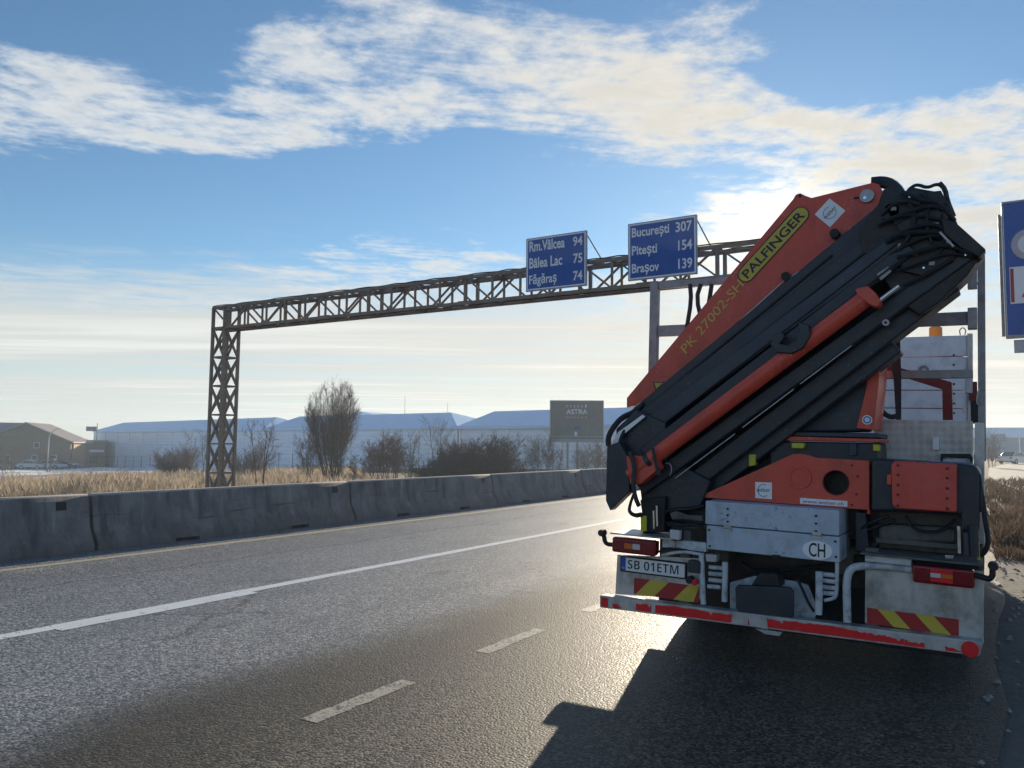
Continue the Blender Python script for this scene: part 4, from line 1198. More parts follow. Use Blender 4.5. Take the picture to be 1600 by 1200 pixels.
# step plates above the lamps
part(MB().box((-1.205, -.01, .885), (-.70, .34, .897)), 'step_plate', ALU, bevel=.002)
part(MB().box((-.80, .05, .815), (-.46, .11, .882)), 'light_bar', WHITEB, bevel=.006)
part(MB().box((.60, .0, .915), (1.30, .36, .928)), 'step_plate', MUDGREY, bevel=.002)
part(MB().box((.625, .03, .868), (.902, .09, .912)), 'light_bar', WHITEB, bevel=.006)
part(MB().prism([(1.095, 0.962), (1.145, 0.964), (1.141, 0.943), (1.099, 0.939)], .0, .05), 'latch', CHROME, bevel=.003)
# work lamp above the left light
wl = part(MB().prism([(-0.713, 0.965), (-0.634, 0.963), (-0.637, 0.892), (-0.712, 0.894)], -.03, .02), 'work_lamp', LAMPCLR, bevel=.006)
part(MB().prism([(-0.728, 0.970), (-0.633, 0.966), (-0.637, 0.881), (-0.726, 0.882)], .021, .06), 'work_lamp_case', BLACK, wl, bevel=.006)
part(MB().cyl(*[(-0.695, 0.030, 0.877), (-0.702, 0.040, 0.818)], .010, n=10), 'work_lamp_stem', GALV, wl, bevel=0)
part(MB().tube([(-0.822, 0.050, 0.781), (-0.754, 0.030, 0.819), (-0.637, 0.040, 0.820), (-0.526, 0.060, 0.801)], .008, 6, 2), 'lamp_cable', BLACK, bevel=0)
part(MB().tube([(-0.801, 0.050, 0.754), (-0.709, 0.020, 0.786), (-0.614, 0.030, 0.805), (-0.503, 0.050, 0.795)], .012, 7, 2), 'bracket_tube', WHITEB, bevel=0)
# marker lamp stalks
def stalk(pts, end):
    o = part(MB().tube(pts, .018, 10, 2), 'marker_stalk', BLACK, bevel=0)
    e = Vector(end)
    part(MB().cyl(e + Vector((0, -.025, 0)), e + Vector((0, .03, 0)), .026, .031, 16), 'marker_lamp', GREASE, o, bevel=.003)


stalk([(-1.205, 0.040, 0.797), (-1.244, 0.030, 0.799), (-1.267, 0.030, 0.817), (-1.273, 0.030, 0.856), (-1.290, 0.030, 0.875)], [(-1.293, 0.030, 0.882)][0])
stalk([(1.257, 0.050, 0.849), (1.302, 0.040, 0.844), (1.336, 0.030, 0.837), (1.353, 0.030, 0.859), (1.353, 0.030, 0.898)], [(1.357, 0.030, 0.918)][0])
# number plate
npx = rect([(-1.152, 0.718), (-0.616, 0.718), (-0.619, 0.599), (-1.149, 0.590)])
x0, x1 = npx[0], npx[1]; z0, z1 = .592, .716
nb = part(MB().box((x0, .078, z0), (x1, .098, z1)), 'number_plate', BLACK, bevel=.002)
part(MB().box((x0 + .048, .0745, z0 + .012), (x1 - .012, .0775, z1 - .012)), 'plate_field', PLATE_W, nb, bevel=0)
part(MB().box((x0 + .010, .0745, z0 + .012), (x0 + .0475, .0775, z1 - .012)), 'plate_band', PLATE_B, nb, bevel=0)
lettering('𝗦𝗕 𝟬𝟭𝗘𝗧𝗠', (x0 + .066, .073, z0 + .030), (1, 0, 0), (0, 0, 1), (x1 - x0) - .125, .068, DECAL_K, nb, bold=-.012)
lettering('RO', (x0 + .018, .073, z0 + .024), (1, 0, 0), (0, 0, 1), .022, .016, PLATE_W, nb)
# chevrons
def chevrons(q, n, lean, y0, first_red, keep):
    x0, x1, z0, z1 = rect(q)
    o = part(MB().box((x0, y0, z0), (x1, y0 + .002, z1)), 'chevron_board', REDCHEV, bevel=0)
    h = z1 - z0
    for (a, b_) in keep:
        xa, xb = x0 + (x1 - x0) * a, x0 + (x1 - x0) * b_
        lo = [(xa, z0), (xb, z0)]; hi = [(xb + lean * h, z1), (xa + lean * h, z1)]
        poly = [(min(max(x, x0), x1), z) for x, z in lo + hi]
        part(MB().prism(poly, y0 - .003, y0 - .0005), 'chevron_stripe', YELLOW, o, bevel=0)


chevrons([(-1.04, .552), (-.52, .43)], 4, .95, .0955, True, ((.03, .32), (.62, .92)))
q = [(0.636, 0.549), (1.163, 0.555), (1.167, 0.452), (0.636, 0.448)]
chevrons([(.631, .556), (1.167, .453)], 5, -.95, .0955, False, ((.30, .49), (.72, .92)))
part(MB().box((-.590, .03, .655), (-.495, .10, .745)), 'socket_box', SLATE, bevel=.008)
part(MB().cyl((-.536, .02, .588), (-.536, .06, .588), .022, n=14), 'red_coupling', LAMPBRI, bevel=.003)
part(MB().cyl((-.575, .02, .60), (-.575, .08, .60), .028, n=14), 'hose_coupling', BLACK, bevel=.003)

# --- white tube frame, steps, tow hitch
def tubep(pts, r=.022, mt=WHITEB, nm='frame_tube', sm=1): return part(MB().tube(pts, r, 12, sm), nm, mt, bevel=0)


tubep([(-0.496, 0.060, 0.804), (-0.493, 0.060, 0.729), (-0.489, 0.060, 0.636), (-0.475, 0.060, 0.433)], .020)
tubep([(0.902, 0.080, 0.840), (0.769, 0.080, 0.846), (0.575, 0.070, 0.829), (0.527, 0.070, 0.798), (0.507, 0.070, 0.736), (0.508, 0.070, 0.625), (0.513, 0.070, 0.447)], .026, sm=2)
tubep([(0.444, 0.080, 0.839), (0.444, 0.080, 0.723), (0.441, 0.080, 0.624), (0.429, 0.080, 0.592), (0.363, 0.080, 0.570)], .013)
tubep([(-0.319, 0.060, 0.758), (-0.317, 0.060, 0.657), (-0.319, 0.060, 0.473)], .021)
tubep([(0.332, 0.060, 0.764), (0.333, 0.060, 0.604), (0.330, 0.060, 0.474)], .024)
for pts in ([(-0.446, 0.090, 0.703), (-0.341, 0.090, 0.706)], [(-0.446, 0.090, 0.656), (-0.340, 0.090, 0.659)], [(-0.445, 0.090, 0.610), (-0.340, 0.090, 0.613)], [(-0.454, 0.090, 0.562), (-0.358, 0.090, 0.565)], [(0.343, 0.090, 0.744), (0.434, 0.090, 0.746)], [(0.344, 0.090, 0.701), (0.435, 0.090, 0.703)], [(0.344, 0.090, 0.657), (0.435, 0.090, 0.660)], [(0.344, 0.090, 0.618), (0.435, 0.090, 0.621)]):
    tubep(pts, .016, WHITEB, 'step_rung', 0)
part(MB().prism([(-0.461, 0.803), (-0.374, 0.803), (-0.378, 0.751), (-0.455, 0.748)], .04, .11), 'junction_box', GALV, bevel=.004)
part(MB().prism([(-0.324, 0.590), (-0.146, 0.658), (0.134, 0.656), (0.230, 0.641), (0.291, 0.489), (0.275, 0.389), (-0.321, 0.394)], .20, .23), 'hitch_crossmember', WHITEB, bevel=.01)
part(MB().prism([(-0.234, 0.586), (-0.216, 0.611), (0.149, 0.639), (0.170, 0.611), (0.172, 0.444), (0.125, 0.407), (-0.163, 0.396), (-0.227, 0.441)], .02, .06), 'hitch_flap', SLATE, bevel=.01)
part(MB().prism([(-0.067, 0.717), (0.058, 0.723), (0.077, 0.622), (-0.129, 0.610)], .03, .22), 'hitch_jaw', BLACK, bevel=.02)
part(MB().tube([(0.170, 0.150, 0.680), (0.218, 0.130, 0.600), (0.245, 0.130, 0.538), (0.288, 0.130, 0.473)], .010, 8, 1), 'brake_hose', BLACK, bevel=0)
part(MB().tube([(-0.286, 0.400, 0.712), (-0.163, 0.300, 0.667), (0.067, 0.300, 0.717), (0.322, 0.350, 0.767)], .016, 8, 2), 'brake_hose', BLACK, bevel=0)
part(MB().box((-.42, .55, .60), (.55, .60, .84)), 'rear_cross_member', GREASE)
part(MB().box((-1.15, .92, .13), (1.15, .93, .93)), 'added_dark_panel', BLACK, bevel=0)  # added dark sheet: hides lit ground behind the rear and blocks low sun

# --- underrun bumper with peeling red tape
bt_ = [(-1.285, 0.401), (1.305, 0.457), (1.284, 0.365), (-1.283, 0.308)]
bump = part(MB().prism(bt_, .0, .10), 'underrun_bumper', ALU, bevel=.006)
(bxl, bzl), (bxr, bzr) = bt_[0], bt_[1]
zb_l, zb_r = bt_[3][1], bt_[2][1]


def on_bumper(u, t): # u: 0..1 along, t: 0 bottom..1 top
    x = bxl + (bxr - bxl) * u
    lo = zb_l + (zb_r - zb_l) * u; hi = bzl + (bzr - bzl) * u
    return (x, lo + (hi - lo) * t)


def tape(u0, u1, t0, t1, seed, jag=.16, name='red_tape'):
    rnd = random.Random(seed)
    n = max(6, int((u1 - u0) * 160))
    top, bot = [], []
    edge = 0.0
    for i in range(n + 1):
        u = u0 + (u1 - u0) * i / n
        edge += rnd.uniform(-jag, jag); edge = max(-.42, min(.06, edge * .9))
        bite = -.25 if rnd.random() < .06 else 0
        top.append(on_bumper(u + rnd.uniform(-.0015, .0015), t1 + edge * (.9 if jag > .03 else .2) + bite * (jag > .03)))
        bot.append(on_bumper(u, t0 + rnd.uniform(-.02, .02)))
    m = MB()
    vs = []
    for a, b_ in zip(bot, top): vs += [(a[0], -.0035, a[1]), (b_[0], -.0035, b_[1])]
    m.add(vs, [(2 * i, 2 * i + 1, 2 * i + 3, 2 * i + 2) for i in range(n)])
    m.build(name, REDTAPE, bump)


tape(.005, .028, .10, .85, 1, .01)
tape(.045, .07, .12, .40, 2, .08); tape(.118, .165, .15, .72, 3, .12)
tape(.178, .40, .14, .82, 4, .045); tape(.445, .72, .14, .80, 5, .07)
tape(.72, .83, .14, .70, 6, .14); tape(.83, .875, .12, .55, 7, .18); tape(.92, .97, .12, .50, 8, .16)
cq = on_bumper(.972, .42)
part(MB().cyl((cq[0], -.014, cq[1]), (cq[0], -.002, cq[1]), .049, n=28), 'round_reflector', REDTAPE, bump, bevel=.003)
part(MB().prism([(-0.133, 0.411), (-0.000, 0.417), (0.010, 0.335), (-0.114, 0.343)], -.012, -.0045), 'bumper_joint', ALU, bump, bevel=.002)
part(MB().prism([(-0.081, 0.328), (0.103, 0.330), (0.086, 0.301), (-0.010, 0.299)], .0, .08), 'bumper_bracket', GALV, bump, bevel=.002)
for u in (.25, .75):
    q = on_bumper(u, .5)
    part(MB().box((q[0] - .04, .102, .34), (q[0] + .04, .16, .95)), 'bumper_hanger', MUDGREY)

# ------------------------------------------------------------------ far buildings
def frame_at(p, q):
    """origin p and the unit vectors along p->q (level) and its normal away from the camera"""
    p, q = Vector(p), Vector(q)
    d = Vector((q.x - p.x, q.y - p.y, 0)); L = d.length; d.normalize()
    n = Vector((-d.y, d.x, 0))
    if n.dot(Vector((p.x, p.y, 0))) < 0: n = -n
    return L, d, n


def hall(p, q, eave, ridge, zbase, depth, label, bay=6.5, hl=.3, hr=6.0):
    L, d, n = frame_at(p, q)
    root = empty('storage_hall', (p[0], p[1], zbase))
    tag(root, label, 'hall', 'white storage halls behind the field')
    ez, rz = eave - zbase, ridge - zbase
    def W(s, t, z): return d * s + n * t + Vector((0, 0, z))
    m = MB()
    m.add([W(.1, .1, 0), W(L - .1, .1, 0), W(L - .1, depth - .1, 0), W(.1, depth - .1, 0), W(.1, .1, ez - .05), W(L - .1, .1, ez - .05), W(L - .1, depth - .1, ez - .05), W(.1, depth - .1, ez - .05)],
          [(0, 1, 5, 4), (1, 2, 6, 5), (2, 3, 7, 6), (3, 0, 4, 7)])
    m.build('wall', HALLWALL, root)
    o = .25
    r = MB().add([W(-o, -o, ez), W(L + o, -o, ez), W(L + o, depth + o, ez), W(-o, depth + o, ez), W(hl, depth / 2, rz), W(L - hr, depth / 2, rz),
                  W(-o, -o, ez - .35), W(L + o, -o, ez - .35), W(L + o, depth + o, ez - .35), W(-o, depth + o, ez - .35)],
                 [(0, 1, 5, 4), (1, 2, 5), (2, 3, 4, 5), (3, 0, 4), (6, 7, 1, 0), (7, 8, 2, 1), (8, 9, 3, 2), (9, 6, 0, 3), (9, 8, 7, 6)])
    rf = r.build('roof', HALLROOF, root, smooth=False)
    nb = max(2, round(L / bay))
    for k in range(nb):
        s0, s1 = L * k / nb + .16, L * (k + 1) / nb - .16
        nrow = 3
        for j in range(nrow):
            z0 = ez * j / nrow + .03; z1 = ez * (j + 1) / nrow - (.40 if j == nrow - 1 else .0)
            MB().prism_ax([(s0, z0), (s1, z0), (s1, z1), (s0, z1)], .02, .097, lambda a, c, t: W(a, t, c)).build('wall_panel', HALLWALL, root, smooth=False)
    for k in range(nb + 1):
        s = L * k / nb
        MB().prism_ax([(s - .12, 0), (s + .12, 0), (s + .12, ez - .4), (s - .12, ez - .4)], -.10, .09, lambda a, c, t: W(a, t, c)).build('column', HALLTRIM, root, smooth=False)
    for k in range(1, nb):
        s = L * k / nb
        MB().add([W(s - .06, -o, ez + .03), W(s + .06, -o, ez + .03), W(s + .06, depth / 2, rz + .03), W(s - .06, depth / 2, rz + .03)], [(0, 1, 2, 3)]).build('roof_seam', HALLTRIM, rf, smooth=False)
    return root


h1a, h1b, h2a, h2b, h3a, h3b = [(-156.884, 94.496, 1.446), (-88.048, 77.800, 1.732), (-87.426, 77.592, 1.734), (-50.867, 71.726, 1.913), (-50.394, 71.662, 1.915), (-22.540, 66.119, 2.042)]
hall(h1a, h1b, 3.6, 5.4, -4.2, 10, 'long pale blue roofed storage hall behind the gantry post, leftmost of the halls', hl=1.5, hr=6)
hall(h2a, h2b, 3.6, 5.4, -4.0, 10, 'pale storage hall behind the tall bare tree, middle of the three halls', hl=.3, hr=6)
hall(h3a, h3b, 3.6, 5.4, -4.0, 10, 'pale storage hall behind the dark bush and the billboard', hl=.3, hr=6)
# larger roof rising behind the middle hall
bh = empty('large_hall', [(-129.522, 138.228, 2.004)][0][:2] + (-4,))
tag(bh, 'large hall whose pale gable roof rises behind the middle storage hall', 'hall')
pa, pb = [(-140.806, 137.210, 1.924), (-112.470, 140.420, 2.131)]
L, d, n = frame_at(pa, pb)
def Wb(s, t, z): return Vector(pa) - Vector(bh.location) + d * s + n * t + Vector((0, 0, z - pa[2]))
MB().add([Wb(0, 0, -4), Wb(L, 0, -4), Wb(L, 30, -4), Wb(0, 30, -4), Wb(0, 0, 6.6), Wb(L, 0, 6.6), Wb(L, 30, 6.6), Wb(0, 30, 6.6)], [(0, 1, 5, 4), (1, 2, 6, 5), (2, 3, 7, 6), (3, 0, 4, 7)]).build('wall', HALLWALL, bh)
MB().add([Wb(-.5, -.5, 6.5), Wb(L + .5, -.5, 6.5), Wb(L + .5, 30.5, 6.5), Wb(-.5, 30.5, 6.5), Wb(L * .52, -.5, 9.0), Wb(L * .52, 30.5, 9.0)], [(0, 4, 5, 3), (4, 1, 2, 5), (0, 1, 4), (3, 5, 2)]).build('roof', HALLROOF, bh, smooth=False)
for (p, q), lab in (([(-118.401, 145.797, 6.594), (-118.206, 145.359, 12.825)], 'thin lightning mast above the middle hall roof, left of the two'), ([(-109.870, 150.942, 7.435), (-109.750, 150.670, 11.292)], 'thin lightning mast above the middle hall roof, right of the two')):
    o = MB().cyl((0, 0, -8), (0, 0, q[2] - p[2]), .09, .04, 6).build('lightning_mast', GANTRY)
    o.location = p
    tag(o, lab, 'mast', 'lightning masts')

# brown gabled house at the far left
def brown_house():
    D = 128.0
    px = D / 1250
    c = Vector([(-133.308, 68.953, 1.369)][0])
    az = math.atan2(-c.x, c.y)
    root = empty('gabled_house', (c.x, c.y, gz(c.x, c.y) - .3), az - R(15))
    tag(root, 'brown gabled house with a pale sloping roof at the left edge', 'house')
    zb = root.location.z
    e, r = 1.40 - zb, 4.3 - zb
    hw = 6.5
    m = MB().prism([(-hw, 0), (hw, 0), (hw, e), (0, r), (-hw, e)], 0, 13.5)
    m.build('wall', BROWNWALL, root, smooth=False)
    for s in (-1, 1):
        k = (r - e) / hw; ov = .5
        rr = MB().prism([(0, r + .02), (s * (hw + ov), e - k * ov + .02), (s * (hw + ov), e - k * ov + .2), (0, r + .2)], -.5, 14).build('roof', PALEROOF, root, smooth=False)
        for j in range(8):
            y0 = .2 + 1.7 * j
            MB().prism([(s * .3, r - k * .3 + .2), (s * (hw + ov), e - k * ov + .2), (s * (hw + ov), e - k * ov + .26), (s * .3, r - k * .3 + .26)], y0, y0 + .10).build('roof_batten', PALEROOF, rr, smooth=False)
    for x, z in ((1.6, 3.6), (1.4, 1.6), (-2.5, 1.6), (4.2, 1.6)):
        w = MB().box((x - .4, -.05, z), (x + .4, .03, z + .9)).build('window', HALLTRIM, root, smooth=False)
        MB().box((x - .33, -.07, z + .07), (x + .33, -.052, z + .83)).build('pane', GLASSD, w, smooth=False)
    MB().box((hw + .002, 1.0, 0), (hw + .25, 9, e - .4)).build('side_wall', OCHRE, root, smooth=False)
    w = MB().box((-14, .8, 0), (-3.2, 9, e + .6)).build('side_wing', BROWNWALL, root, smooth=False)
    MB().prism_ax([(-.1, e + .55), (9.5, e + .55), (4.5, e + 3.05)], -14.3, -.9, lambda p, q, a: (a, p, q)).build('wing_roof', GREYROOF, w, smooth=False)
    return root


brown_house()
sh = Vector([(-147.823, 85.933, 1.428)][0])
shed = empty('low_shed', (sh.x, sh.y, gz(sh.x, sh.y) - .4), math.atan2(-sh.x, sh.y))
tag(shed, 'low greyish green shed between the brown house and the leftmost hall', 'shed')
MB().box((-4, 0, 0), (4.6, 8, 5.2)).build('wall', GREENWALL, shed, smooth=False)
MB().box((-4.3, -.3, 5.2), (4.9, 8.3, 5.5)).build('roof', GREYROOF, shed, smooth=False)
MB().box((-4.01, -.4, 3.2), (4.4, -.02, 3.7)).build('awning', HALLTRIM, shed, smooth=False)
MB().box((-3.2, .5, 5.5), (-.9, 3, 6.3)).build('roof_box', GREYROOF, shed, smooth=False)
for k in range(3): MB().box((-3.3 + k * 2.5, -.04, 1.2), (-1.6 + k * 2.5, -.001, 2.6)).build('window', GLASSD, shed, smooth=False)

sp = Vector([(-153.118, 92.097, 1.449)][0])
fs_ = empty('small_pole_sign', (sp.x, sp.y, gz(sp.x, sp.y)), math.atan2(-sp.x, sp.y))
tag(fs_, 'small dark sign panel on a pole at the left corner of the leftmost hall', 'sign')
MB().cyl((.55, 0, 0), (.55, 0, 8.6), .07, n=8).build('pole', GANTRY, fs_)
MB().box((-1.4, -.06, 7.0), (.45, .06, 7.9)).build('panel', GREYROOF, fs_, smooth=False)

# thin fence posts with wire in front of the leftmost hall
fa, fb2 = [(-136.248, 81.255, 1.459), (-71.144, 69.327, 1.764)]
fence = empty('wire_fence', (fa[0], fa[1], 0))
tag(fence, 'thin wire fence of dark posts in front of the leftmost hall', 'fence')
L, d, n = frame_at(fa, fb2)
NP = 22
prev = None
for k in range(NP + 1):
    p = Vector((fa[0], fa[1], 0)) + d * (L * k / NP)
    z = gz(p.x, p.y)
    q = p - Vector((fa[0], fa[1], 0))
    MB().cyl((q.x, q.y, z - .1), (q.x, q.y, z + 1.95), .05, n=6).build('fence_post', GANTRY, fence)
    if prev is not None:
        for h in (.5, 1.1, 1.8):
            MB().cyl((prev[0], prev[1], prev[2] + h), (q.x, q.y, z + h), .012, n=4).build('fence_wire', GANTRY, fence)
    prev = (q.x, q.y, z)

# street lamp by the house
lp = Vector([(-113.892, 62.015, 1.430)][0])
sl = empty('street_lamp', (lp.x, lp.y, gz(lp.x, lp.y)), math.atan2(-lp.x, lp.y))
tag(sl, 'slim grey street lamp in front of the brown house', 'street lamp')
MB().tube([(0, 0, 0), (0, 0, 4.0), (.05, 0, 4.8), (.5, 0, 5.5), (.95, 0, 5.75)], [.08, .05], 8, 1).build('pole', GALV, sl)
MB().prism([(.85, 5.70), (1.35, 5.85), (1.37, 5.93), (.85, 5.82)], -.12, .12).build('lamp_head', GALV, sl, bevel=.02)

# ------------------------------------------------------------------ parked cars
def car_mats(c): return pm('car_paint_%d' % len(MATS), c, .25, var=.05, coat=.6)


def make_car(loc, rz, paint, label, group, van=False):
    root = empty('parked_car', loc, rz)
    tag(root, label, 'car', group)
    Lc, Wc = 4.2, 1.72
    if van: side = [(-2.1, .3), (2.1, .3), (2.15, .8), (1.6, .95), (1.05, 1.75), (-2.0, 1.78), (-2.12, .9)]
    else: side = [(-2.1, .32), (2.1, .32), (2.12, .62), (1.95, .74), (1.0, .86), (-1.65, .92), (-2.08, .86), (-2.14, .6)]
    m = MB()
    m.prism_ax(side, -Wc / 2, Wc / 2, lambda p, q, a: (p, a * (1 - .08 * max(0, q - .8)), q))
    body = m.build('body', paint, root, bevel=.06)
    if not van:
        cabn = [(.95, .85), (.30, 1.38), (-.95, 1.42), (-1.62, .92)]
        MB().prism_ax(cabn, -.74, .74, lambda p, q, a: (p, a * (1 - .16 * (q - .85)), q)).build('cabin', paint, root, bevel=.05)
        win = [(.80, .90), (.27, 1.31), (-.90, 1.345), (-1.40, .95)]
        for s in (-1, 1):
            MB().prism_ax(win, s * .755, s * .70, lambda p, q, a: (p, a * (1 - .16 * (q - .85)), q)).build('side_window', GLASSD, root)
        MB().prism_ax([(.985, .88), (.37, 1.375), (.33, 1.36), (.945, .865)], -.66, .66, lambda p, q, a: (p + .01, a * (1 - .16 * (q - .85)), q)).build('windscreen', GLASSD, root)
        MB().prism_ax([(-1.63, .95), (-1.02, 1.40), (-.99, 1.38), (-1.6, .93)], -.64, .64, lambda p, q, a: (p - .015, a * (1 - .16 * (q - .85)), q)).build('rear_window', GLASSD, root)
    else:
        for s in (-1, 1):
            MB().prism_ax([(1.25, 1.02), (.92, 1.55), (-1.8, 1.55), (-1.9, 1.05)], s * .80, s * .872, lambda p, q, a: (p, a * (1 - .08 * max(0, q - .8)), q)).build('side_window', GLASSD, root)
        MB().prism_ax([(1.62, 1.0), (1.1, 1.70), (1.06, 1.70), (1.58, 1.0)], -.7, .7, lambda p, q, a: (p + .012, a, q)).build('windscreen', GLASSD, root)
    for x in (-1.3, 1.32):
        for s in (-1, 1):
            w = MB().cyl((x, s * .70, .31), (x, s * .88, .31), .31, n=18).build('wheel', TYRE, root)
            MB().cyl((x, s * .86, .31), (x, s * .892, .31), .19, n=14).build('rim', GALV, w)
    for s in (-1, 1):
        MB().box((2.06, s * .62 - .16, .58), (2.135, s * .62 + .16, .72)).build('headlight', LAMPCLR, root)
        MB().box((-2.155, s * .68 - .12, .62), (-2.09, s * .68 + .12, .80)).build('tail_light', LAMPRED, root)
    return root


G1 = 'cars parked by the brown house'
CP = {}
for i, (c, nm) in enumerate((((.10, .13, .16), 'dark'), ((.42, .50, .54), 'pale'), ((.03, .05, .07), 'black'), ((.55, .57, .60), 'silver'), ((.30, .05, .04), 'red'))):
    CP[nm] = car_mats(c)
for (pt, rz, nm, lab, van) in (
        ([(-124.861, 65.888, 1.395)][0], .55, 'pale', 'pale silver-blue saloon parked nearest the field, left of the street lamp', False),
        ([(-125.587, 68.969, 1.418)][0], .55, 'silver', 'light silver car parked right beside the street lamp foot', False),
        ([(-125.806, 71.185, 1.436)][0], .5, 'black', 'black car parked right of the light silver one', False),
        ([(-138.515, 71.646, 1.360)][0], .6, 'dark', 'dark car half hidden behind the pale saloon', True),
        ([(-131.851, 65.143, 1.345)][0], .7, 'dark', 'dark car at the left edge of the photo behind thin shrubs', False),
        ([(-143.320, 76.935, 1.377)][0], .6, 'red', 'dull red car in the second row before the house wall', False),
        ([(-142.460, 79.810, 1.407)][0], .6, 'silver', 'white-silver van in the second row near the low shed', True)):
    az = math.atan2(-pt[0], pt[1])
    make_car((pt[0], pt[1], gz(pt[0], pt[1]) + .03), az + rz - 1.2, CP[nm], lab, G1, van)

# ------------------------------------------------------------------ billboard in the field
bp = Vector([(-29.942, 59.248, 1.934)][0])
bw, bh_, zb = 4.33, 3.35, [(-29.942, 59.248, 1.934)][0][2]
baz = math.atan2(-bp.x, bp.y)
bill = empty('billboard', (bp.x, bp.y, gz(bp.x, bp.y)), baz)
tag(bill, 'dark museum advertising billboard on two posts in the field', 'billboard')
off = -bill.location.z
z0 = zb + off
def printed():
    m, b, p = new_mat('billboard_print')
    tc = b.n('ShaderNodeTexCoord').outputs['Object']
    x, y, z = b.sep(tc)[:3]
    n = b.noise(tc, 1.6, 6, .6)
    hill = b.step(b.m('ADD', b.m('SUBTRACT', z, z0 + 1.35), b.m('MULTIPLY', b.m('SUBTRACT', b.noise(b.comb(x, 0.0, 0.0), 1.3, 4, .6), .5), 1.6)), -.1, .25)
    c = b.mix(hill, b.mix(n, (.05, .065, .07), (.24, .29, .28)), b.mix(n, (.11, .11, .125), (.20, .195, .205)))
    c = b.mix(b.m('MULTIPLY', b.step(b.m('ABSOLUTE', b.m('SUBTRACT', z, z0 + .42)), .05, .02), .6), c, (.5, .52, .54))
    c = b.mix(b.m('MULTIPLY', b.step(z, z0 + .25, z0 + .18), .6), c, (.34, .38, .42))
    b.put(p.inputs['Base Color'], c)
    p.inputs['Roughness'].default_value = .5
    return m
MB().box((-bw / 2, 0, z0), (bw / 2, .12, z0 + bh_)).build('panel', printed(), bill, smooth=False)
fr = MB()
fr.box((-bw / 2 - .06, -.03, z0 - .06), (bw / 2 + .06, .14, z0 - .002)); fr.box((-bw / 2 - .06, -.03, z0 + bh_ + .002), (bw / 2 + .06, .14, z0 + bh_ + .06))
fr.box((-bw / 2 - .06, -.03, z0), (-bw / 2 - .002, .14, z0 + bh_)); fr.box((bw / 2 + .002, -.03, z0), (bw / 2 + .06, .14, z0 + bh_))
fr.build('frame', GALV, bill, smooth=False)
for body, zz_, w, h in (('muzeul', bh_ - .52, 1.75, .22), ('ASTRA', bh_ - 1.10, 1.75, .42), ('museum', bh_ - 1.42, 1.75, .17)):
    if body == 'ASTRA': lettering(body, (-w / 2, -.006, z0 + zz_), (1, 0, 0), (0, 0, 1), w, h, SIGNWHITE, bill, bold=.02)
    else:
        for i, chh in enumerate(body):
            lettering(chh, (-w / 2 + i * w / 5.6, -.006, z0 + zz_), (1, 0, 0), (0, 0, 1), .17 if chh in 'm' else .12, h * (.75 if chh != 'l' else 1.0), SIGNWHITE, bill)
MB().box((-.18, -.006, z0 + .48), (.02, -.001, z0 + .82)).build('printed_tower', SIGNWHITE, bill, smooth=False)
MB().prism([(-.35, z0 + .95), (-.1, z0 + 1.25), (.35, z0 + 1.2), (.1, z0 + 1.0)], -.006, -.001).build('printed_roof', SIGNBLUE, bill, smooth=False)
for x in (-.75, .05):
    MB().box((x - .09, .13, -.2), (x + .09, .30, z0 + bh_ - .1)).build('post', RUSTST, bill, smooth=False)
for (xa, za, xb, zb_) in ((-.66, z0 - .1, -.04, z0 - .9), (-.66, z0 - 1.1, -.3, z0 - 1.7), (.9, z0, 1.5, z0 - .5)):
    if zb_ > -.3: MB().bar((xa, za), (xb, zb_), .08, .16, .22).build('brace', HALLTRIM, bill, smooth=False)

# ------------------------------------------------------------------ blue pylon sign at the right edge
SY = 19.0
sc_ = [(0.169, 19.000, 6.640), (0.150, 19.000, 3.922), (0.226, 19.000, 3.878), (0.219, 19.000, 3.644)]
px0 = sc_[0][0]; pzt = sc_[0][2]; pzb = sc_[1][2]
pyl = empty('pylon_sign', (px0 + 1.5, SY, gz(px0 + 1.5, SY)))
tag(pyl, 'tall blue panel sign with a pale cog disc at the right edge of the photo', 'sign')
oz_ = -pyl.location.z
X0 = -1.5; X1 = 1.5
MB().box((X0, 0, pzb + oz_), (X1, .10, pzt + oz_)).build('panel', SIGNBLUE, pyl, smooth=False)
f = MB()
f.box((X0 - .03, -.02, pzb + oz_ - .06), (X1 + .03, .14, pzb + oz_ - .002)); f.box((X0 - .03, -.02, pzt + oz_ + .002), (X1 + .03, .14, pzt + oz_ + .04)); f.box((X0 - .035, .0, pzb + oz_), (X0 - .002, .30, pzt + oz_))
f.build('edge_frame', RUSTST, pyl, smooth=False)
f = MB().box((X0 - .10, .12, pzb + oz_ + .02), (X0 - .04, .36, pzt + oz_ - .18))
f.build('side_rail', RUSTST, pyl, smooth=False)
cg = [(0.604, 19.000, 5.757)][0]; cgl = [(0.273, 19.000, 5.878)][0]
rc = cg[0] - cgl[0]
cx_, cz_ = cg[0] - (px0 + 1.5), cg[2] + oz_
pts = []
for k in range(72):
    t = 2 * math.pi * k / 72
    rr = rc * (1.0 if k % 2 else .93)
    pts.append((cx_ + rr * math.cos(t), cz_ + rr * math.sin(t)))
MB().prism(pts, -.012, -.001).build('cog_disc', pm('pale_pink_print', (.50, .46, .52), .45), pyl, smooth=False)
MB().cyl((cx_, -.02, cz_), (cx_, -.013, cz_), rc * .62, n=40).build('cog_field', SIGNWHITE, pyl, smooth=False)
q = [(0.238, 19.000, 5.311), (0.259, 19.000, 4.557), (0.466, 19.000, 4.540)]
bx0 = q[0][0] - px0 - 1.5
bz1, bz0 = q[0][2] + oz_, q[1][2] + oz_
MB().box((bx0, -.010, bz0), (1.3, -.001, bz1)).build('white_field', DECAL_W, pyl, smooth=False)
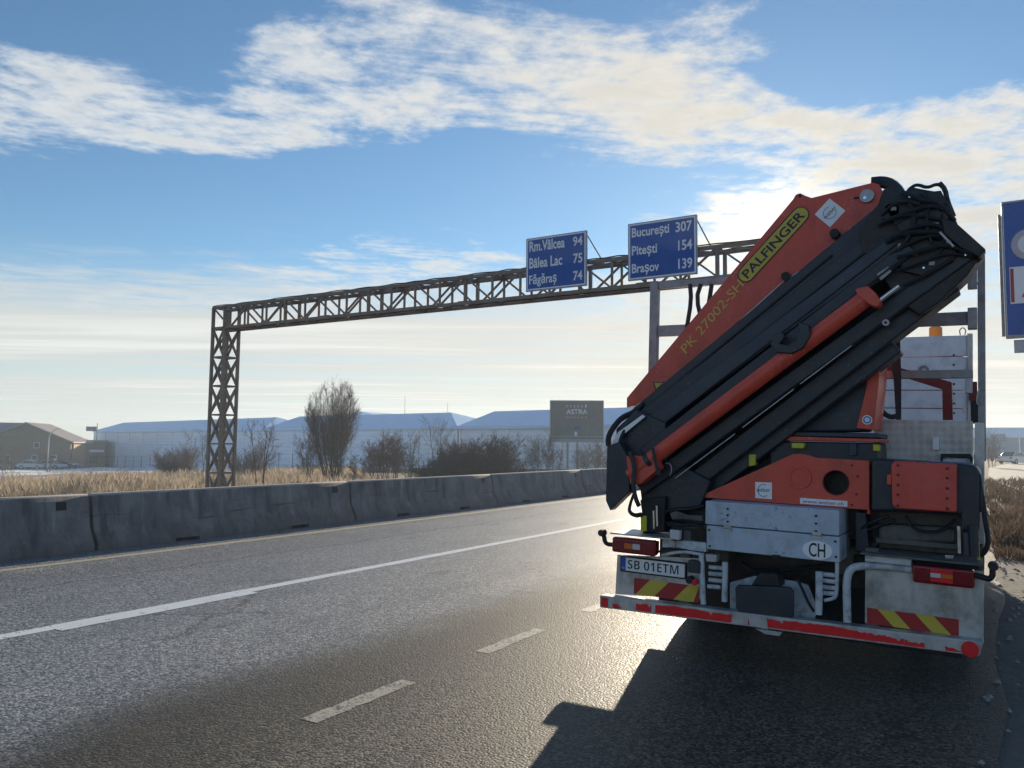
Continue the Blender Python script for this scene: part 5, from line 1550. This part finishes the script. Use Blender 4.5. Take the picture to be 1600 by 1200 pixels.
MB().box((bx0 + .012, -.016, bz0 + .03), (bx0 + .07, -.0105, bz1 - .03)).build('red_margin', REDCHEV, pyl, smooth=False)
lettering('A', (bx0 + .19, -.014, bz0 + .12), (1, 0, 0), (0, 0, 1), .55, bz1 - bz0 - .24, REDTAPE, pyl, bold=.03)
MB().box((X0 + .10, .02, pzb + oz_ - .36), (X1 - .1, .10, pzb + oz_ - .10)).build('lower_strip', GALV, pyl, smooth=False)
for x in (.35, 1.15): MB().box((x - .08, .15, -.1), (x + .08, .31, pzt + oz_)).build('post', GALV, pyl, smooth=False)

# far things to the right of the truck
rb = Vector([(2.506, 177.750, 3.184)][0])
fb_ = empty('far_warehouse', (rb.x, rb.y, -1.0), 0)
tag(fb_, 'long low grey-blue warehouse on the horizon right of the truck', 'warehouse')
zt = [(2.589, 177.564, 5.816)][0][2] + 1.0
MB().box((-14, 0, 0), (40, 20, zt * .72)).build('wall', pm('grey_blue_cladding', (.26, .30, .36), .6, var=.1, scale=.4), fb_, smooth=False)
MB().box((-14.4, -.4, zt * .72), (40.4, 20.4, zt)).build('roof_band', HALLROOF, fb_, smooth=False)
for k in range(12): MB().box((-13 + k * 4.4, -.12, 0), (-12.8 + k * 4.4, -.002, zt * .72)).build('wall_rib', HALLTRIM, fb_, smooth=False)
lt = Vector([(-0.499, 131.272, 2.755)][0])
lr = empty('far_lorry', (lt.x, lt.y, gz(lt.x, lt.y) + .02))
tag(lr, 'pale blue box lorry parked far off, just right of the truck', 'lorry', 'vehicles parked far right')
zt = [(-0.465, 131.197, 3.827)][0][2] - lr.location.z
MB().box((-.95, .2, .8), (.95, 5.8, zt)).build('cargo_box', pm('pale_blue_box', (.26, .38, .46), .5), lr, bevel=.03)
MB().box((-.9, .0, .55), (.9, 7.6, .79)).build('chassis', MUDGREY, lr, smooth=False)
MB().box((-.95, 5.9, .8), (.95, 7.6, 2.4)).build('cab', ALUB, lr, bevel=.1)
for y in (1.2, 6.8):
    for s in (-1, 1): MB().cyl((s * .62, y, .45), (s * .95, y, .45), .45, n=18).build('wheel', TYRE, lr)
for s in (-1, 1): MB().box((s * .8 - .1, -.02, .9), (s * .8 + .1, .19, 1.05)).build('tail_light', LAMPRED, lr, smooth=False)
wc = [(1.160, 108.790, 2.567)][0]
make_car((wc[0], wc[1], gz(wc[0], wc[1]) + .03), 1.1, car_mats((.62, .64, .66)), 'white car parked far off at the right edge of the photo', 'vehicles parked far right')

# ------------------------------------------------------------------ vegetation
def rand_dir(rnd, d, spread):
    v = Vector((rnd.gauss(0, 1), rnd.gauss(0, 1), rnd.gauss(0, 1))) * spread
    return (d + v).normalized()


def grow(m, rnd, p, d, length, r, level, P):
    """one branch: a bending tapered tube, then side branches"""
    n = P['seg'][level]
    pts = [p.copy()]; dirs = [d.copy()]
    lim = rnd.uniform(.62, 1.22) if level else rnd.uniform(.7, 1.05)
    for i in range(n):
        d = rand_dir(rnd, d, P['wob'][level])
        d = (d + Vector((0, 0, P['up'][level]))).normalized()
        p = p + d * (length / n)
        E = P.get('env')
        if E and i > 0 and (p.x * p.x + p.y * p.y) / E[1] ** 2 + ((p.z - E[0]) / E[2]) ** 2 > lim: break
        pts.append(p.copy()); dirs.append(d.copy())
    n = len(pts) - 1
    if n < 1: return
    tip = r * (.35 if level < P['levels'] else .2)
    tgt = m[0] if level <= P['wood'] else m[1]
    tgt.tube(pts, [r, tip], 5 if level == 0 else 3)
    if level >= P['levels']: return
    k = P['kids'][level]
    for j in range(k):
        t = P['from'][level] + (1 - P['from'][level]) * (j + rnd.random()) / k
        i = min(int(t * n), n - 1); f = t * n - i
        q = pts[i].lerp(pts[i + 1], min(f, 1))
        side = dirs[i + 1].orthogonal().normalized()
        side.rotate(Matrix.Rotation(rnd.uniform(0, 2 * math.pi), 3, dirs[i + 1]))
        nd = (dirs[i + 1] * math.cos(P['ang'][level]) + side * math.sin(P['ang'][level])).normalized()
        grow(m, rnd, q, nd, length * P['len'][level] * rnd.uniform(.65, 1.15) * (1.15 - .5 * t), max(r * P['rad'][level] * (1 - .4 * t), P['rmin']), level + 1, P)


def plant(name, label, cat, group, loc, seed, stems, height, spread, P, wood, twig, r0=.05, lean=0.0, width=0.0):
    rnd = random.Random(seed)
    root = empty(name, loc)
    tag(root, label, cat, group)
    m = (MB(), MB())
    for s in range(stems):
        az = 2 * math.pi * (s + rnd.random()) / stems
        t = spread * math.sqrt((s + .5) / stems) * rnd.uniform(.7, 1.2)
        d = Vector((math.cos(az) * math.sin(t), math.sin(az) * math.sin(t), math.cos(t)))
        o = Vector((math.cos(az + 1) * width * rnd.random() ** .5, math.sin(az + 1) * width * rnd.random() ** .5, -.12))
        h = height * rnd.uniform(.85, 1.04) * (1 - .38 * min(t / max(spread, .01), 1.2) ** 2 * (spread > .3))
        grow(m, rnd, o, d, h, r0 * rnd.uniform(.6, 1.1), 0, P)
    m[0].build('trunk' if stems < 3 else 'stems', wood, root, recalc=False, smooth=False)
    m[1].build('crown', twig, root, recalc=False, smooth=False)
    return root


TREE = dict(levels=3, wood=1, seg=[7, 5, 4, 3], wob=[.06, .10, .13, .18], up=[.03, .09, .09, .07], kids=[13, 8, 6, 0], ang=[.42, .45, .5, 0], len=[.42, .48, .50, 0], rad=[.45, .5, .55, 0])
TREE['env'] = (3.15, 1.75, 2.95); TREE['rmin'] = .0048; SAP_R = .0055
TREE['from'] = [.14, .15, .15, 0]
SAP = dict(levels=3, wood=0, seg=[6, 4, 3, 2], wob=[.05, .12, .16, .2], up=[.04, .08, .06, .05], kids=[15, 6, 4, 0], ang=[.75, .65, .65, 0], len=[.36, .45, .5, 0], rad=[.4, .5, .6, 0])
SAP['rmin'] = .0055
SAP['from'] = [.22, .15, .1, 0]
BUSH = dict(levels=2, wood=0, seg=[6, 4, 3], wob=[.13, .2, .26], up=[.03, .05, .03], kids=[16, 9, 0], ang=[.75, .8, 0], len=[.36, .42, 0], rad=[.5, .6, 0])
BUSH['rmin'] = .0075
BUSH['from'] = [.12, .05, 0]


def at(p): return (p[0], p[1], gz(p[0], p[1]))


plant('bare_tree', 'tall bare many-stemmed tree with fine upright twigs behind the barrier', 'tree', None, at([(-32.834, 33.987, 1.693)][0]), 11, 27, 6.6, .44, TREE, BARK, TWIG, .034, width=.45)
plant('bare_shrub', 'slim bare shrub at the left foot of the tall bare tree', 'shrub', 'bare shrubs in the field', at([(-33.226, 32.572, 1.678)][0]), 12, 7, 2.5, .30, SAP, BARK, TWIG, .022, width=.2)
plant('dense_bush', 'wide dense dark bush behind the barrier, left of the billboard', 'bush', None, at([(-23.326, 35.094, 1.763)][0]), 21, 180, 2.6, .85, BUSH, TWIGD, TWIGD, .024, width=1.9)
plant('dense_bush', 'low dark bush spreading at the left foot of the wide dense bush', 'bush', None, at([(-23.636, 32.556, 1.738)][0]), 22, 90, 1.6, .95, BUSH, TWIGD, TWIGD, .016, width=1.3)
plant('bare_shrub', 'reddish bare shrub with many upright stems right of the tall tree', 'shrub', 'bare shrubs in the field', at([(-32.753, 38.735, 1.736)][0]), 31, 40, 2.9, .38, SAP, TWIGR, TWIGR, .018, width=.9)
plant('bare_sapling', 'small bare sapling between the reddish shrub and the dark bush', 'sapling', None, at([(-25.247, 31.572, 1.720)][0]), 32, 6, 2.6, .38, SAP, BARK, TWIG, .026, width=.15)
plant('bare_sapling', 'slender tall bare sapling rising at the left side of the dark bush', 'sapling', None, at([(-31.294, 41.976, 1.773)][0]), 33, 3, 3.7, .16, SAP, BARK, TWIG, .035, width=.1)
plant('bare_sapling', 'thin bare sapling just right of the gantry post', 'sapling', None, at([(-26.078, 22.841, 1.637)][0]), 41, 3, 2.75, .22, SAP, BARK, TWIG, .026, width=.15)
plant('round_shrub', 'rounded grey leafless shrub left of the gantry post', 'shrub', None, at([(-58.058, 42.076, 1.606)][0]), 51, 70, 2.6, .75, BUSH, TWIG, TWIG, .018, width=1.1)
plant('bare_sapling', 'thin bare sapling half hidden behind the left of the gantry post', 'sapling', None, at([(-52.804, 40.586, 1.626)][0]), 52, 3, 3.7, .3, SAP, BARK, TWIG, .03, width=.2)
plant('round_shrub', 'grey leafless shrub behind the thin sapling right of the gantry post', 'shrub', None, at([(-48.070, 41.128, 1.660)][0]), 53, 36, 2.4, .7, BUSH, TWIG, TWIG, .018, width=.8)
plant('bare_shrub', 'hazy bare shrub just left of the billboard', 'shrub', 'bare shrubs in the field', at([(-27.355, 49.081, 1.861)][0]), 61, 20, 3.0, .45, SAP, TWIG, TWIG, .02, width=1.0)
plant('bare_shrub', 'tangled bare shrub below and right of the billboard', 'shrub', 'bare shrubs in the field', at([(-22.384, 47.418, 1.877)][0]), 62, 26, 2.2, .6, SAP, TWIG, TWIG, .02, width=1.6)
plant('bare_shrub', 'thin bare shrub at the left edge of the photo before the parked cars', 'shrub', 'bare shrubs in the field', at([(-88.974, 44.339, 1.431)][0]), 63, 9, 3.3, .4, SAP, TWIG, TWIG, .025, width=.8)
plant('bare_sapling', 'dark sapling stem in front of the street lamp foot', 'sapling', None, at([(-97.556, 53.196, 1.455)][0]), 64, 3, 2.6, .3, SAP, BARK, TWIG, .04, width=.3)
plant('bare_shrub', 'pale bare shrub on the horizon right of the truck', 'shrub', None, at([(-0.838, 81.724, 2.316)][0]), 65, 8, 2.9, .3, SAP, TWIG, TWIG, .02, width=.3)
plant('bare_shrub', 'spindly bare shrub in the gap between the reddish shrub and the tall tree', 'shrub', 'bare shrubs in the field', at([(-32.557, 36.505, 1.717)][0]), 66, 10, 1.8, .5, SAP, TWIGR, TWIGR, .016, width=.7)


def blades(name, mat, label, cat, count, seed, place, hmin, hmax, w, lean=.25):
    rnd = random.Random(seed)
    vs, fs = [], []
    k = 0
    while k < count:
        p = place(rnd)
        if p is None: continue
        x, y, hs = p
        z = gz(x, y) - .03
        for _ in range(4):
            h = rnd.uniform(hmin, hmax) * hs
            a = rnd.uniform(0, 2 * math.pi); lx, ly = math.cos(a) * h * lean * rnd.random(), math.sin(a) * h * lean * rnd.random()
            bx_, by_ = x + rnd.gauss(0, .05), y + rnd.gauss(0, .05)
            t = rnd.uniform(0, math.pi); wx, wy = math.cos(t) * w, math.sin(t) * w
            i = len(vs)
            vs += [(bx_ - wx, by_ - wy, z), (bx_ + wx, by_ + wy, z), (bx_ + lx * .4 + wx * .7, by_ + ly * .4 + wy * .7, z + h * .6), (bx_ + lx, by_ + ly, z + h)]
            fs += [(i, i + 1, i + 2), (i, i + 2, i + 3)]
            k += 1
    o = MB().add(vs, fs).build(name, mat, None, recalc=False, smooth=False)
    tag(o, label, cat, kind='stuff')


def tuft(x, y, s): return .5 + .9 * max(0, mnoise.noise(Vector((x * s, y * s, 5.5))) + .45)


def field_place(rnd):
    # thinner with distance; the field beyond the barrier
    d = 1.2 + 48 * rnd.random() ** 1.5
    x = -12.8 - d
    y = rnd.uniform(1.0, 16 + d * 1.05)
    if rnd.random() > .12 + .7 * tuft(x, y, .5) - .25: return None
    return x, y, tuft(x, y, .35) * (1 + .006 * d)


blades('dry_grass', GRASS, 'tall dry straw-coloured grass covering the field beyond the barrier', 'grass', 90000, 7, field_place, .16, .52, .009, .5)


def weed_place(rnd):
    d = 34 * rnd.random() ** 1.4
    y = 14.0 + d
    x = rnd.uniform(-.02 - .0006 * y * y, 5.0 + .16 * d)
    if rnd.random() > .2 + .7 * tuft(x, y, .8): return None
    return x, y, tuft(x, y, .7)


blades('dry_weeds', GRASSR, 'matted dry brown weeds on the verge right of the truck', 'weeds', 26000, 8, weed_place, .10, .42, .009, .8)


def verge_stones():
    rnd = random.Random(5)
    m = MB()
    for _ in range(900):
        x = rnd.uniform(-.15, 3.0); y = 2.5 + 12 * rnd.random()
        r = rnd.uniform(.008, .035)
        z = gz(x, y) if x > .0 else .0
        vs = []
        for i in range(5):
            a = 2 * math.pi * i / 5 + rnd.random()
            vs.append((x + math.cos(a) * r * rnd.uniform(.7, 1.3), y + math.sin(a) * r * rnd.uniform(.7, 1.3), z - .002))
        vs.append((x, y, z + r * .8))
        m.add(vs, [(0, 1, 5), (1, 2, 5), (2, 3, 5), (3, 4, 5), (4, 0, 5)])
    o = m.build('gravel', FOOTCONC, None, recalc=False, smooth=False)
    tag(o, 'loose gravel scattered along the right road edge', 'gravel', kind='stuff')


verge_stones()

# ------------------------------------------------------------------ air
hz_m = bpy.data.materials.new('thin_haze')
hz_m.use_nodes = True
hz_m.node_tree.nodes.clear()
ho = hz_m.node_tree.nodes.new('ShaderNodeOutputMaterial')
pv = hz_m.node_tree.nodes.new('ShaderNodeVolumePrincipled')
pv.inputs['Color'].default_value = (.76, .87, 1.0, 1)
pv.inputs['Density'].default_value = .0009
pv.inputs['Anisotropy'].default_value = .35
hz_m.node_tree.links.new(pv.outputs[0], ho.inputs['Volume'])
hz = MB().box((-330, -40, -7), (330, 420, 14)).build('haze', hz_m, None, smooth=False)
tag(hz, 'thin winter haze over the field', 'haze', kind='stuff')
